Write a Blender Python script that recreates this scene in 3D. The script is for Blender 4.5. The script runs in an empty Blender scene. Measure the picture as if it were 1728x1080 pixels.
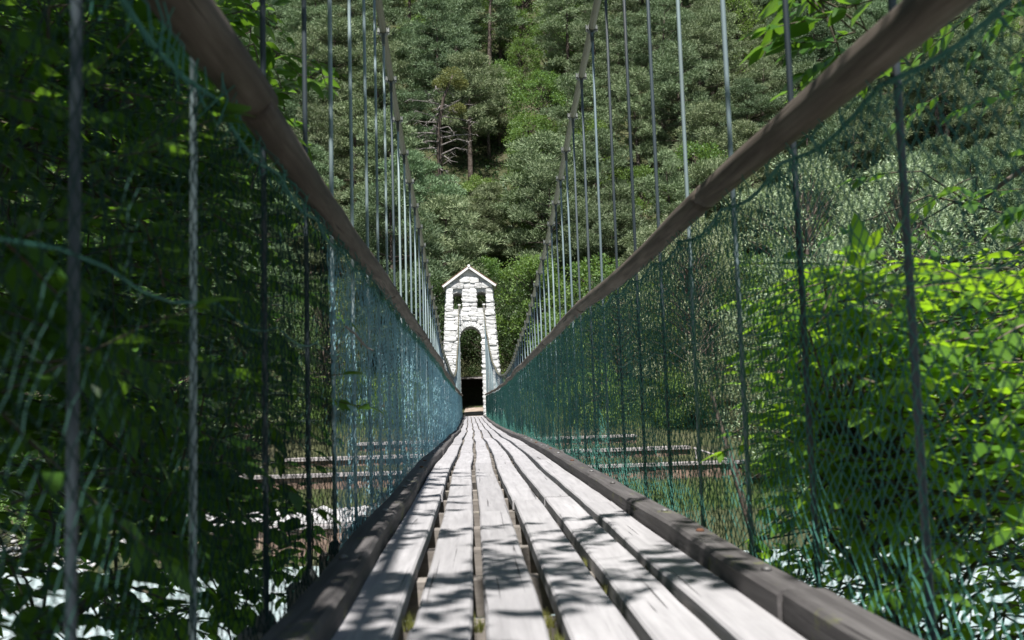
import bpy, bmesh, math, random
import numpy as np
from mathutils import Vector, Matrix, noise

R = math.radians
scene = bpy.context.scene
col = scene.collection
random.seed(7)

# ------------------------------------------------------------------ camera
CAM = Vector((0.0, 0.0, 0.46))
PITCH, YAW, ROLL = R(4.76), R(2.39), 0.030
cam_data = bpy.data.cameras.new('camera')
cam_data.sensor_width = 36.0
cam_data.lens = 35.0
cam_data.clip_start = 0.05
cam_data.clip_end = 600.0
cam_data.dof.use_dof = True
cam_data.dof.focus_distance = 13.0
cam_data.dof.aperture_fstop = 5.0
cam = bpy.data.objects.new('camera', cam_data)
cam.matrix_world = (Matrix.Translation(CAM) @ Matrix.Rotation(-YAW, 4, 'Z')
                    @ Matrix.Rotation(math.pi / 2 + PITCH, 4, 'X') @ Matrix.Rotation(-ROLL, 4, 'Z'))
col.objects.link(cam)
scene.camera = cam
CAM_INV = cam.matrix_world.inverted()

def project(p):
    """pixel (1728 x 1080) and depth of a world point"""
    q = CAM_INV @ Vector(p)
    if q.z > -0.05:
        return None
    return 864 + 1680 * q.x / -q.z, 540 - 1680 * q.y / -q.z, -q.z

# ------------------------------------------------------------------ light
SUN_EL, SUN_AZ = R(61), R(186)          # azimuth from +Y towards +X: behind the camera, a touch to its left
to_sun = Vector((math.sin(SUN_AZ) * math.cos(SUN_EL), math.cos(SUN_AZ) * math.cos(SUN_EL), math.sin(SUN_EL)))
world = bpy.data.worlds.new('World')
scene.world = world
world.use_nodes = True
wn = world.node_tree
sky = wn.nodes.new('ShaderNodeTexSky')
sky.sky_type = 'NISHITA'
sky.sun_disc = False
sky.sun_elevation = SUN_EL
sky.sun_rotation = SUN_AZ
sky.altitude = 600
wn.links.new(sky.outputs[0], wn.nodes['Background'].inputs[0])
wn.nodes['Background'].inputs[1].default_value = 0.05
sun_data = bpy.data.lights.new('sun', 'SUN')
sun_data.energy = 5.0
sun_data.angle = R(0.53)
sun_data.color = (1.0, 0.97, 0.94)
sun = bpy.data.objects.new('sun', sun_data)
sun.rotation_euler = to_sun.to_track_quat('Z', 'Y').to_euler()
sun.location = (5, -10, 30)
col.objects.link(sun)

scene.view_settings.view_transform = 'Standard'
scene.view_settings.look = 'None'
scene.view_settings.gamma = 1.0
scene.view_settings.use_curve_mapping = False
scene.view_settings.exposure = 0.90
scene.cycles.use_denoising = True
scene.cycles.max_bounces = 7
scene.cycles.diffuse_bounces = 4
scene.cycles.glossy_bounces = 2
scene.cycles.transmission_bounces = 4
scene.cycles.sample_clamp_indirect = 6.0

# ------------------------------------------------------------------ materials
class NT:
    def __init__(self, name):
        self.m = bpy.data.materials.new(name)
        self.m.use_nodes = True
        self.t = self.m.node_tree
        self.t.nodes.clear()
        self.out = self.t.nodes.new('ShaderNodeOutputMaterial')

    def n(self, kind, ins=None, **props):
        nd = self.t.nodes.new('ShaderNode' + kind)
        for k, v in props.items():
            setattr(nd, k, v)
        for k, v in (ins or {}).items():
            if isinstance(v, bpy.types.NodeSocket):
                self.t.links.new(v, nd.inputs[k])
            else:
                nd.inputs[k].default_value = v
        return nd

    def surf(self, s):
        self.t.links.new(s, self.out.inputs['Surface'])

    def coord(self, scale=(1, 1, 1), which='Object', rand=0.0):
        tc = self.n('TexCoord')
        src = tc.outputs[which]
        if rand:
            oi = self.n('ObjectInfo')
            mul = self.n('VectorMath', {0: (rand, rand * 1.7, rand * 0.6), 1: oi.outputs['Random']}, operation='MULTIPLY')
            src = self.n('VectorMath', {0: src, 1: mul.outputs[0]}, operation='ADD').outputs[0]
        return self.n('Mapping', {'Vector': src, 'Scale': scale}).outputs[0]

    def noise(self, vec, scale, detail=4, rough=0.55, dist=0.0):
        return self.n('TexNoise', {'Vector': vec, 'Scale': scale, 'Detail': detail, 'Roughness': rough, 'Distortion': dist}).outputs['Fac']

    def ramp(self, fac, stops):
        r = self.n('ValToRGB', {'Fac': fac})
        el = r.color_ramp.elements
        while len(el) < len(stops):
            el.new(0.5)
        for e, (p, c) in zip(el, stops):
            e.position = p
            e.color = (*c, 1) if len(c) == 3 else c
        return r.outputs['Color']

    def mix(self, fac, a, b, mode='MIX'):
        nd = self.n('Mix', data_type='RGBA', blend_type=mode)
        for i, v in ((0, fac), (6, a), (7, b)):
            if isinstance(v, bpy.types.NodeSocket):
                self.t.links.new(v, nd.inputs[i])
            elif i == 0:
                nd.inputs[0].default_value = v
            else:
                nd.inputs[i].default_value = (*v, 1)
        return nd.outputs[2]

    def math(self, op, a, b=0.0):
        nd = self.n('Math', operation=op)
        for i, v in ((0, a), (1, b)):
            if isinstance(v, bpy.types.NodeSocket):
                self.t.links.new(v, nd.inputs[i])
            else:
                nd.inputs[i].default_value = v
        return nd.outputs[0]

    def bsdf(self, color, rough=0.8, metal=0.0, spec=0.3, height=None, strength=0.3, dist=0.01):
        ins = {'Base Color': color if isinstance(color, bpy.types.NodeSocket) else (*color, 1),
               'Roughness': rough, 'Metallic': metal, 'Specular IOR Level': spec}
        if height is not None:
            b = self.n('Bump', {'Height': height, 'Strength': strength, 'Distance': dist})
            ins['Normal'] = b.outputs[0]
        return self.n('BsdfPrincipled', ins).outputs[0]


def wood(name, dark, mid, light, axis_scale=(26, 1.6, 26), moss=0.0, var=0.18):
    k = NT(name)
    v = k.coord(axis_scale, rand=7.0)
    grain = k.noise(v, 1.6, 6, 0.62, 0.4)
    v2 = k.coord((3.2, 1.2, 3.2), rand=5.0)
    blot = k.noise(v2, 1.7, 5, 0.6)
    c = k.ramp(grain, [(0.25, dark), (0.5, mid), (0.75, light)])
    c = k.mix(k.math('MULTIPLY', k.ramp(blot, [(0.38, (1, 1, 1)), (0.62, (0, 0, 0))]), 0.42), c, dark)
    # fine drying cracks along the grain
    v3 = k.coord((60, 1.1, 60), rand=3.0)
    cr = k.noise(v3, 1.0, 3, 0.5, 0.8)
    crk = k.ramp(cr, [(0.285, (0, 0, 0)), (0.33, (1, 1, 1))])
    c = k.mix(k.math('SUBTRACT', 1.0, crk), c, tuple(x * 0.35 for x in dark))
    oi = k.n('ObjectInfo')
    br = k.math('ADD', k.math('MULTIPLY', oi.outputs['Random'], 2 * var), 1 - var)
    c = k.mix(1.0, c, k.n('CombineColor', {0: br, 1: br, 2: br}).outputs[0], 'MULTIPLY')
    if moss:
        mv = k.noise(k.coord((5, 3, 5), rand=9.0), 2.3, 5, 0.65)
        c = k.mix(k.math('MULTIPLY', k.ramp(mv, [(0.60, (0, 0, 0)), (0.72, (1, 1, 1))]), moss), c, (0.16, 0.17, 0.055))
    h = k.math('ADD', k.math('MULTIPLY', grain, 0.6), k.math('MULTIPLY', crk, 0.6))
    k.surf(k.bsdf(c, 0.82, spec=0.25, height=h, strength=0.45, dist=0.004))
    return k.m


def metal(name, a, b, rough=0.5, met=0.2):
    k = NT(name)
    oi = k.n('ObjectInfo')
    v = k.coord((8, 8, 1.2), rand=11.0)
    nz = k.noise(v, 2.0, 5, 0.6)
    c = k.ramp(oi.outputs['Random'], [(0.0, a), (1.0, b)])
    c = k.mix(k.math('MULTIPLY', k.ramp(nz, [(0.5, (0, 0, 0)), (0.75, (1, 1, 1))]), 0.5), c, (0.10, 0.085, 0.07))
    k.surf(k.bsdf(c, rough, met, 0.4, nz, 0.2, 0.002))
    return k.m


def leafmat(name, base, vary, trans, tfac=0.45, rough=0.5, obj_var=0.25, spec=0.35):
    k = NT(name)
    g = k.n('NewGeometry')
    oi = k.n('ObjectInfo')
    rnd = g.outputs['Random Per Island']
    c = k.mix(rnd, base, vary)
    f = k.math('ADD', k.math('MULTIPLY', oi.outputs['Random'], 2 * obj_var), 1 - obj_var)
    f2 = k.math('ADD', k.math('MULTIPLY', k.math('FRACT', k.math('MULTIPLY', oi.outputs['Random'], 17.3)), obj_var), 1 - obj_var / 2)
    tint = k.n('CombineColor', {0: k.math('MULTIPLY', f, f2), 1: f, 2: f}).outputs[0]
    c = k.mix(1.0, c, tint, 'MULTIPLY')
    p = k.bsdf(c, rough, 0, spec)
    tr = k.n('BsdfTranslucent', {'Color': k.mix(k.math('MULTIPLY', rnd, 0.6), trans, tuple(x * 0.55 for x in trans))}).outputs[0]
    k.surf(k.n('MixShader', {0: tfac, 1: p, 2: tr}).outputs[0])
    return k.m


def rockmat(name, a, b, c3, scale=3.0, rough=0.9):
    k = NT(name)
    v = k.coord((1, 1, 1), rand=13.0)
    n1 = k.noise(v, scale, 6, 0.6)
    n2 = k.noise(v, scale * 7, 4, 0.6)
    c = k.ramp(n1, [(0.3, a), (0.55, b), (0.75, c3)])
    oi = k.n('ObjectInfo')
    br = k.math('ADD', k.math('MULTIPLY', oi.outputs['Random'], 0.34), 0.80)
    c = k.mix(1.0, c, k.n('CombineColor', {0: br, 1: br, 2: br}).outputs[0], 'MULTIPLY')
    k.surf(k.bsdf(c, rough, spec=0.2, height=k.math('ADD', n1, k.math('MULTIPLY', n2, 0.4)), strength=0.6, dist=0.03))
    return k.m


def flat(name, c, rough=0.8, metal_=0.0):
    k = NT(name)
    n1 = k.noise(k.coord((1, 1, 1), rand=4.0), 9.0, 4)
    cc = k.mix(k.math('MULTIPLY', n1, 0.5), c, tuple(x * 0.55 for x in c))
    k.surf(k.bsdf(cc, rough, metal_, 0.3, n1, 0.2, 0.004))
    return k.m

M = {}
M['plank'] = wood('plank_wood', (0.25, 0.242, 0.245), (0.345, 0.335, 0.338), (0.415, 0.402, 0.405), var=0.10)
M['kerb'] = wood('kerb_wood', (0.05, 0.046, 0.045), (0.095, 0.088, 0.086), (0.145, 0.136, 0.132), moss=0.75, var=0.14)
M['beam'] = wood('beam_wood', (0.14, 0.125, 0.11), (0.24, 0.215, 0.19), (0.33, 0.30, 0.27), (1.6, 26, 26), moss=0.5)
M['rail'] = wood('rail_wood', (0.045, 0.035, 0.027), (0.12, 0.098, 0.078), (0.21, 0.178, 0.148), (26, 1.5, 26), var=0.12)
M['board'] = wood('wall_board_wood', (0.13, 0.085, 0.06), (0.24, 0.165, 0.125), (0.34, 0.255, 0.205), (10, 10, 1.0), var=0.35)
M['capwood'] = wood('cap_wood', (0.22, 0.195, 0.185), (0.36, 0.33, 0.32), (0.48, 0.45, 0.44), (1.2, 12, 12), var=0.1)
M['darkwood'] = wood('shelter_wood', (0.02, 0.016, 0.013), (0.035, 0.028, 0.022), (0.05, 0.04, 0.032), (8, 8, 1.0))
M['hanger'] = metal('hanger_paint', (0.11, 0.155, 0.18), (0.27, 0.34, 0.34), 0.5, 0.1)
M['hanger_dark'] = metal('hanger_dark_tone', (0.025, 0.036, 0.042), (0.075, 0.10, 0.115), 0.5, 0.1)  # darker tone for hand-picked rods
M['cable'] = metal('cable_steel', (0.145, 0.135, 0.085), (0.16, 0.15, 0.10), 0.6, 0.1)
M['clamp'] = metal('clamp_steel', (0.06, 0.07, 0.065), (0.12, 0.13, 0.12), 0.55, 0.15)
M['bolt'] = metal('bolt_zinc', (0.10, 0.095, 0.09), (0.30, 0.30, 0.30), 0.5, 0.3)
M['rust'] = flat('rust', (0.13, 0.06, 0.035), 0.9)
M['net'] = None
k = NT('net_twine')
g = k.n('NewGeometry')
nz = k.noise(k.coord((1, 1, 1)), 2.2, 3)
c = k.mix(nz, (0.02, 0.09, 0.07), (0.065, 0.21, 0.165))
k.surf(k.bsdf(c, 0.6, spec=0.3))
M['net'] = k.m
k = NT('shaded_net_twine')  # near left panel: tree shade put into the twine colour
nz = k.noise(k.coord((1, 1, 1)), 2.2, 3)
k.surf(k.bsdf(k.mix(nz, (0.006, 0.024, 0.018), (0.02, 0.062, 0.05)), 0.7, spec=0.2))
M['net_shaded'] = k.m
k = NT('sunlit_net_twine')  # far left panels: sunlight put into the twine colour
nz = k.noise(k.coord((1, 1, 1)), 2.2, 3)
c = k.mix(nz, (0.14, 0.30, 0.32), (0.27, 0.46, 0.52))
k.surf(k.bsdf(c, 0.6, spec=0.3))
M['net_sunlit'] = k.m
M['white_stone'] = rockmat('whitewashed_stone', (0.46, 0.45, 0.42), (0.64, 0.635, 0.62), (0.74, 0.74, 0.735), 3.5)
M['mortar'] = rockmat('whitewashed_mortar', (0.44, 0.44, 0.43), (0.55, 0.55, 0.54), (0.62, 0.62, 0.61), 4.0)
M['fascia'] = flat('fascia_paint', (0.78, 0.76, 0.73), 0.7)
M['tile'] = rockmat('clay_tile', (0.16, 0.085, 0.06), (0.25, 0.14, 0.10), (0.32, 0.21, 0.16), 5.0)
M['gravel'] = rockmat('river_stone', (0.40, 0.39, 0.38), (0.55, 0.54, 0.53), (0.66, 0.65, 0.64), 2.0)
M['bark'] = rockmat('bark', (0.05, 0.038, 0.030), (0.11, 0.088, 0.072), (0.19, 0.165, 0.145), 6.0)
M['twig'] = rockmat('twig_bark', (0.05, 0.045, 0.03), (0.10, 0.085, 0.06), (0.18, 0.15, 0.12), 9.0)
M['deadwood'] = rockmat('dead_wood', (0.16, 0.14, 0.13), (0.30, 0.27, 0.25), (0.42, 0.39, 0.37), 6.0)
M['pine'] = leafmat('pine_needles', (0.085, 0.135, 0.066), (0.235, 0.30, 0.155), (0.12, 0.18, 0.06), 0.18, 0.6, 0.28)
M['pine_yellow'] = leafmat('yellowed_needles', (0.13, 0.155, 0.045), (0.21, 0.22, 0.07), (0.16, 0.18, 0.04), 0.25, 0.6, 0.1)
M['broad'] = leafmat('broad_leaves', (0.09, 0.165, 0.04), (0.18, 0.27, 0.08), (0.22, 0.36, 0.05), 0.36, 0.5, 0.22)
M['silver'] = leafmat('silver_leaves', (0.14, 0.20, 0.09), (0.42, 0.49, 0.31), (0.24, 0.32, 0.10), 0.28, 0.5, 0.15)
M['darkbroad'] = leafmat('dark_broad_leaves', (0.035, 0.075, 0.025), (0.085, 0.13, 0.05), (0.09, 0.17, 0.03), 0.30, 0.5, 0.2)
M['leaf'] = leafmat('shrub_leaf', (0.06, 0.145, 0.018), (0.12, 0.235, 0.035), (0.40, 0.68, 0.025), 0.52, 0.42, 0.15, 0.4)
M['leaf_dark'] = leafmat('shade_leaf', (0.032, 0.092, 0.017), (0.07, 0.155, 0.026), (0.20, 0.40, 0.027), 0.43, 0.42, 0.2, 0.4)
M['grass'] = leafmat('grass_blade', (0.10, 0.17, 0.045), (0.19, 0.25, 0.085), (0.2, 0.3, 0.06), 0.35, 0.6, 0.0)
M['moss'] = leafmat('moss_tuft', (0.12, 0.13, 0.03), (0.20, 0.20, 0.05), (0.2, 0.22, 0.04), 0.3, 0.8, 0.1)

k = NT('ground_soil')
v = k.coord((1, 1, 1))
n1 = k.noise(v, 0.25, 6, 0.6); n2 = k.noise(v, 3.0, 6, 0.7)
c = k.ramp(n1, [(0.35, (0.028, 0.036, 0.015)), (0.52, (0.05, 0.062, 0.024)), (0.68, (0.08, 0.068, 0.048))])
c = k.mix(0.5, c, k.ramp(n2, [(0.3, (0.02, 0.025, 0.012)), (0.7, (0.13, 0.13, 0.07))]))
k.surf(k.bsdf(c, 0.95, spec=0.1, height=n2, strength=0.8, dist=0.15))
M['ground'] = k.m
k = NT('sandy_path')
n1 = k.noise(k.coord((1, 1, 1)), 3.0, 6, 0.65)
k.surf(k.bsdf(k.ramp(n1, [(0.3, (0.22, 0.17, 0.13)), (0.7, (0.42, 0.35, 0.29))]), 0.95, spec=0.1, height=n1, strength=0.5, dist=0.05))
M['path'] = k.m
k = NT('milky_river_water')
v = k.coord((1, 0.45, 1))
n1 = k.noise(v, 1.3, 6, 0.6, 0.6); n2 = k.noise(v, 6.0, 4, 0.6)
c = k.ramp(n1, [(0.3, (0.28, 0.37, 0.37)), (0.52, (0.42, 0.51, 0.51)), (0.75, (0.60, 0.66, 0.66))])
k.surf(k.bsdf(c, 0.25, spec=0.5, height=k.math('ADD', n1, k.math('MULTIPLY', n2, 0.35)), strength=0.9, dist=0.2))
M['water'] = k.m

# ------------------------------------------------------------------ helpers
def mesh_np(name, V, F, smooth=False):
    """V (n,3), F (m,k) array or list of lists"""
    me = bpy.data.meshes.new(name)
    V = np.asarray(V, dtype=np.float32)
    if isinstance(F, np.ndarray):
        nl = F.shape[1]
        me.vertices.add(len(V)); me.vertices.foreach_set('co', V.ravel())
        me.loops.add(F.size); me.loops.foreach_set('vertex_index', F.astype(np.int32).ravel())
        me.polygons.add(len(F))
        me.polygons.foreach_set('loop_start', np.arange(len(F), dtype=np.int32) * nl)
        me.polygons.foreach_set('loop_total', np.full(len(F), nl, dtype=np.int32))
        me.update(calc_edges=True)
    else:
        me.from_pydata(V.tolist(), [], F)
        me.update()
    if smooth:
        me.polygons.foreach_set('use_smooth', np.ones(len(me.polygons), dtype=bool))
    return me


def link(name, me, mat=None, parent=None, loc=None, kind=None):
    o = bpy.data.objects.new(name, me)
    if mat is not None and me is not None and not me.materials:
        me.materials.append(M[mat])
    if parent is not None:
        o.parent = parent
    if loc is not None:
        o.location = loc
    if kind:
        o['kind'] = kind
    col.objects.link(o)
    return o


def tag(o, label, cat, group=None):
    o['label'] = label
    o['category'] = cat
    if group:
        o['group'] = group
    return o


def empty(name, label, cat, loc=(0, 0, 0), group=None):
    o = link(name, None, loc=loc)
    o.empty_display_size = 0.2
    return tag(o, label, cat, group)


class MB:
    def __init__(self):
        self.V = []; self.F = []

    def add(self, V, F):
        b = len(self.V)
        self.V += [tuple(v) for v in V]
        self.F += [[i + b for i in f] for f in F]

    def box(self, lo, hi):
        x0, y0, z0 = lo; x1, y1, z1 = hi
        self.add([(x0, y0, z0), (x1, y0, z0), (x1, y1, z0), (x0, y1, z0), (x0, y0, z1), (x1, y0, z1), (x1, y1, z1), (x0, y1, z1)],
                 [[0, 3, 2, 1], [4, 5, 6, 7], [0, 1, 5, 4], [1, 2, 6, 5], [2, 3, 7, 6], [3, 0, 4, 7]])

    def tube(self, pts, radii, n=8, caps=True):
        pts = [Vector(p) for p in pts]
        rings = []
        up0 = None
        for i, p in enumerate(pts):
            d = (pts[min(i + 1, len(pts) - 1)] - pts[max(i - 1, 0)])
            d.normalize()
            if up0 is None:
                up0 = Vector((0, 0, 1)) if abs(d.z) < 0.9 else Vector((1, 0, 0))
            a = up0 - d * up0.dot(d)
            a.normalize(); up0 = a
            b = d.cross(a)
            r = radii[i] if hasattr(radii, '__len__') else radii
            rings.append([p + (a * math.cos(t) + b * math.sin(t)) * r for t in (2 * math.pi * j / n for j in range(n))])
        V = [v for rg in rings for v in rg]
        F = []
        for i in range(len(rings) - 1):
            for j in range(n):
                F.append([i * n + j, i * n + (j + 1) % n, (i + 1) * n + (j + 1) % n, (i + 1) * n + j])
        if caps:
            F.append(list(range(n))[::-1]); F.append([(len(rings) - 1) * n + j for j in range(n)])
        self.add(V, F)

    def sweep(self, rings):
        n = len(rings[0])
        F = []
        for i in range(len(rings) - 1):
            for j in range(n):
                F.append([i * n + j, i * n + (j + 1) % n, (i + 1) * n + (j + 1) % n, (i + 1) * n + j])
        F.append(list(range(n))[::-1]); F.append([(len(rings) - 1) * n + j for j in range(n)])
        self.add([v for r in rings for v in r], F)

    def mesh(self, name, smooth=False):
        me = mesh_np(name, self.V, self.F)
        if smooth:
            me.polygons.foreach_set('use_smooth', np.ones(len(me.polygons), dtype=bool))
        return me

    def build(self, name, mat, parent=None, smooth=False, kind=None, loc=None):
        return link(name, self.mesh(name, smooth), mat, parent, loc, kind)


def fnoise(x, y=0.0, z=0.0):
    return noise.noise(Vector((x, y, z)))

# ------------------------------------------------------------------ terrain
WATER_Z = -4.14
def smooth(a, b, t):
    t = min(1, max(0, (t - a) / (b - a)))
    return t * t * (3 - 2 * t)

FAR_PTS = [(-40, 0.4), (-6, -0.4), (-0.5, -0.6), (1.5, -2.2), (4.0, -4.0), (7, -5.0), (27, -5.0), (29.9, -4.6),
           (30.1, -3.0), (33, -2.95), (35.9, -2.62), (36.2, -2.0), (39.9, -1.95), (40.2, -1.62), (43.9, -1.58),
           (44.2, -1.2), (49, -0.55), (51, -0.30), (54, -0.22), (57, -0.08), (60, 0.18), (64, 0.7)]
fy = [p[0] for p in FAR_PTS]; fz = [p[1] for p in FAR_PTS]

def ground_z(x, y):
    wild = smooth(9.5, 13.0, abs(x - 0.3))
    z1 = float(np.interp(y, fy, fz))
    z2 = float(np.interp(y, [-40, -6, -0.5, 1.5, 4, 7, 27, 31, 36, 44, 52, 60, 64],
                         [0.4, -0.4, -0.6, -2.2, -4.0, -5, -5, -4.4, -3.2, -1.6, -0.2, 0.5, 1.4]))
    z = z1 * (1 - wild) + z2 * wild
    if y > 62:
        s = y - 62
        z += s * 0.80 + 0.0012 * s * s * (1 if s < 70 else 0) + fnoise(x * 0.05, y * 0.05, 3) * 3.0 * min(1, s / 20)
        z += fnoise(x * 0.2, y * 0.2, 9) * 0.6
    elif wild > 0.1 and not (6 < y < 29):
        z += fnoise(x * 0.35, y * 0.35, 5) * 0.35 * wild
    return z

ys = np.concatenate([np.arange(-30, -4, 4), np.arange(-4, 8, 0.5), np.arange(8, 28, 2.5),
                     np.array([28, 29.5, 29.9, 30.1, 31, 32, 33, 34, 35, 35.9, 36.2, 37, 38, 39, 39.9, 40.2, 41, 42, 43, 43.9, 44.2, 45, 46, 47, 48]),
                     np.arange(49, 66, 1.0), np.arange(66, 180, 2.0)])
xs = np.concatenate([np.arange(-130, -20, 5), np.arange(-20, 20, 1.0), np.arange(20, 131, 5)])
V = np.array([(x, y, ground_z(x, y)) for y in ys for x in xs])
nx = len(xs)
ii = np.arange(len(ys) - 1)[:, None] * nx + np.arange(nx - 1)[None, :]
F = np.stack([ii, ii + 1, ii + nx + 1, ii + nx], -1).reshape(-1, 4)
g = link('ground', mesh_np('ground', V, F, True), 'ground', kind='structure')
g['label'] = 'steep wooded valley side and river banks'

# river
mb = MB(); mb.add([(-130, 3.0, WATER_Z), (130, 3.0, WATER_Z), (130, 33.5, WATER_Z), (-130, 33.5, WATER_Z)], [[0, 1, 2, 3]])
o = mb.build('river_water', 'water', kind='structure'); o['label'] = 'pale milky river flowing under the footbridge'

# sandy path behind the tower
pv = []; pf = []
for i in range(11):
    y = 50.9 + i * 0.95
    wl = 0.75 + 0.1 * fnoise(i * 0.7, 1)
    for s in (-1, 1):
        pv.append((0.16 + s * wl + 0.05 * i * i * 0.03, y, ground_z(0.16, y) + 0.02))
for i in range(10):
    pf.append([2 * i, 2 * i + 1, 2 * i + 3, 2 * i + 2])
o = link('path', mesh_np('path', pv, pf), 'path', kind='structure'); o['label'] = 'sandy footpath leading on behind the stone tower'

# ------------------------------------------------------------------ the footbridge
CX = 0.16
Y0, Y1 = -1.6, 51.7
_dp = [(-4, 0), (8, 0), (13, -0.045), (18, -0.11), (23, -0.165), (30, -0.195), (38, -0.19), (45, -0.175), (56, -0.16)]
def zdeck(y):
    return float(np.interp(y, [p[0] for p in _dp], [p[1] for p in _dp]))
def xdeck(y):
    return CX + 0.009 * math.sin(y * 0.62 + 0.4) * min(1, max(0, y - 2) / 6) + 0.007 * math.sin(y * 1.31 + 2.0) * min(1, max(0, y - 3) / 8) - 0.10 * smooth(20, 52, y)
HALF, KW, KH = 0.46, 0.098, 0.056
RAIL_X, RAIL_H = 0.597, 1.09
HS = 0.597
HY0 = 1.19
hanger_y = [1.245 if i == 0 else HY0 + HS * i for i in range(-3, 90) if HY0 + HS * i < 51.2]

bridge = empty('footbridge', 'narrow wooden suspension footbridge with log handrails and steel hanger rods', 'footbridge')

rng = random.Random(3)
# planks: six rows running along the bridge, butted every few metres
pw, gap = 0.1255, 0.0334
for row in range(6):
    y = Y0 - rng.uniform(0, 2.0)
    seg = 0
    while y < Y1:
        L = rng.uniform(3.4, 4.3)
        ye = min(y + L, Y1 + 0.9)
        ph = rng.uniform(0, 100)
        lift = rng.uniform(-0.003, 0.004)
        jit = rng.uniform(-0.004, 0.004)
        n = max(4, int((ye - y) / 0.22))
        rings = []
        xl0 = -HALF + row * (pw + gap)
        for i in range(n + 1):
            yy = y + 0.004 + (ye - y - 0.008) * i / n
            xc = xdeck(yy)
            e1 = fnoise(yy * 1.1 + ph, row) * 0.006 + fnoise(yy * 4.3 + ph, row + 9) * 0.003
            e2 = fnoise(yy * 1.1 + ph + 50, row) * 0.006 + fnoise(yy * 4.3 + ph + 50, row + 9) * 0.003
            xa, xb = xc + xl0 + e1 + jit, xc + xl0 + pw + e2 + jit
            z = zdeck(yy) + lift + fnoise(yy * 0.9 + ph, 5) * 0.003
            cup = 0.002
            b = 0.006
            rings.append([(xa, yy, z - 0.045), (xb, yy, z - 0.045), (xb, yy, z - b), (xb - b, yy, z), ((xa + xb) / 2, yy, z - cup), (xa + b, yy, z), (xa, yy, z - b)])
        # ragged sawn ends
        mb = MB(); mb.sweep(rings)
        mb.build('plank', 'plank', bridge)
        y = ye

# cross beams under the planks, one at every pair of hangers
cb = MB(); cb.box((-0.71, -0.042, -0.105), (0.71, 0.042, 0.0))
cbm = cb.mesh('cross_beam')
for hy in hanger_y:
    link('cross_beam', cbm, 'beam', bridge, (xdeck(hy), hy, zdeck(hy) - 0.049))
# stringers closing the view down between the beams
for sx in (-0.30, 0.0, 0.30):
    mb = MB()
    mb.sweep([[(xdeck(y) + sx - 0.05, y, zdeck(y) - 0.30), (xdeck(y) + sx + 0.05, y, zdeck(y) - 0.30),
               (xdeck(y) + sx + 0.05, y, zdeck(y) - 0.157), (xdeck(y) + sx - 0.05, y, zdeck(y) - 0.157)] for y in np.arange(Y0, Y1 + 0.5, 1.0)])
    mb.build('stringer', 'beam', bridge)

# kerb beams on both sides, with bolt heads
boltm = MB()
boltm.tube([(0, 0, -0.002), (0, 0, 0.004), (0, 0, 0.008)], [0.013, 0.013, 0.007], 10)
boltm = boltm.mesh('bolt', True)
rustm = boltm.copy(); rustm.materials.append(M['rust']); boltm.materials.append(M['bolt'])
for s in (-1, 1):
    y = Y0 - (0.9 if s < 0 else 0.2)
    j = 0
    while y < Y1:
        L = rng.uniform(3.6, 4.4)
        if s > 0 and j == 1:
            L = 3.4
        ye = min(y + L, Y1)
        n = max(4, int((ye - y) / 0.2)); ph = rng.uniform(0, 99)
        kw = KW * rng.uniform(0.94, 1.06); kh = KH * rng.uniform(0.92, 1.15); off = rng.uniform(-0.007, 0.007)
        rings = []
        for i in range(n + 1):
            yy = y + 0.005 + (ye - y - 0.01) * i / n
            w1 = fnoise(yy * 0.8 + ph, 3) * 0.010 + fnoise(yy * 3 + ph, 3) * 0.003
            w2 = fnoise(yy * 1.5 + ph, 8) * 0.007
            xi = xdeck(yy) + s * (HALF + 0.004 + off) + w1
            xo = xi + s * (kw + w2 * 0.5)
            z0, z1 = zdeck(yy) - 0.040, zdeck(yy) + kh + w2 * 0.6
            c = 0.009
            rg = [(xi, yy, z0), (xo, yy, z0), (xo, yy, z1 - c), (xo - s * c, yy, z1), (xi + s * c, yy, z1 + 0.001), (xi, yy, z1 - c)]
            rings.append(rg if s > 0 else rg[::-1])
        mb = MB(); mb.sweep(rings)
        kb = mb.build('kerb_beam', 'kerb', bridge)
        by = y + 0.25
        while by < ye - 0.1 and by < 16:
            zz = zdeck(by) + kh + 0.002
            link('bolt', rustm if rng.random() < 0.3 else boltm, None, kb,
                 (xdeck(by) + s * (HALF + kw * rng.uniform(0.35, 0.62)), by, zz))
            by += rng.uniform(0.55, 1.3)
        y = ye
        j += 1

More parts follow.
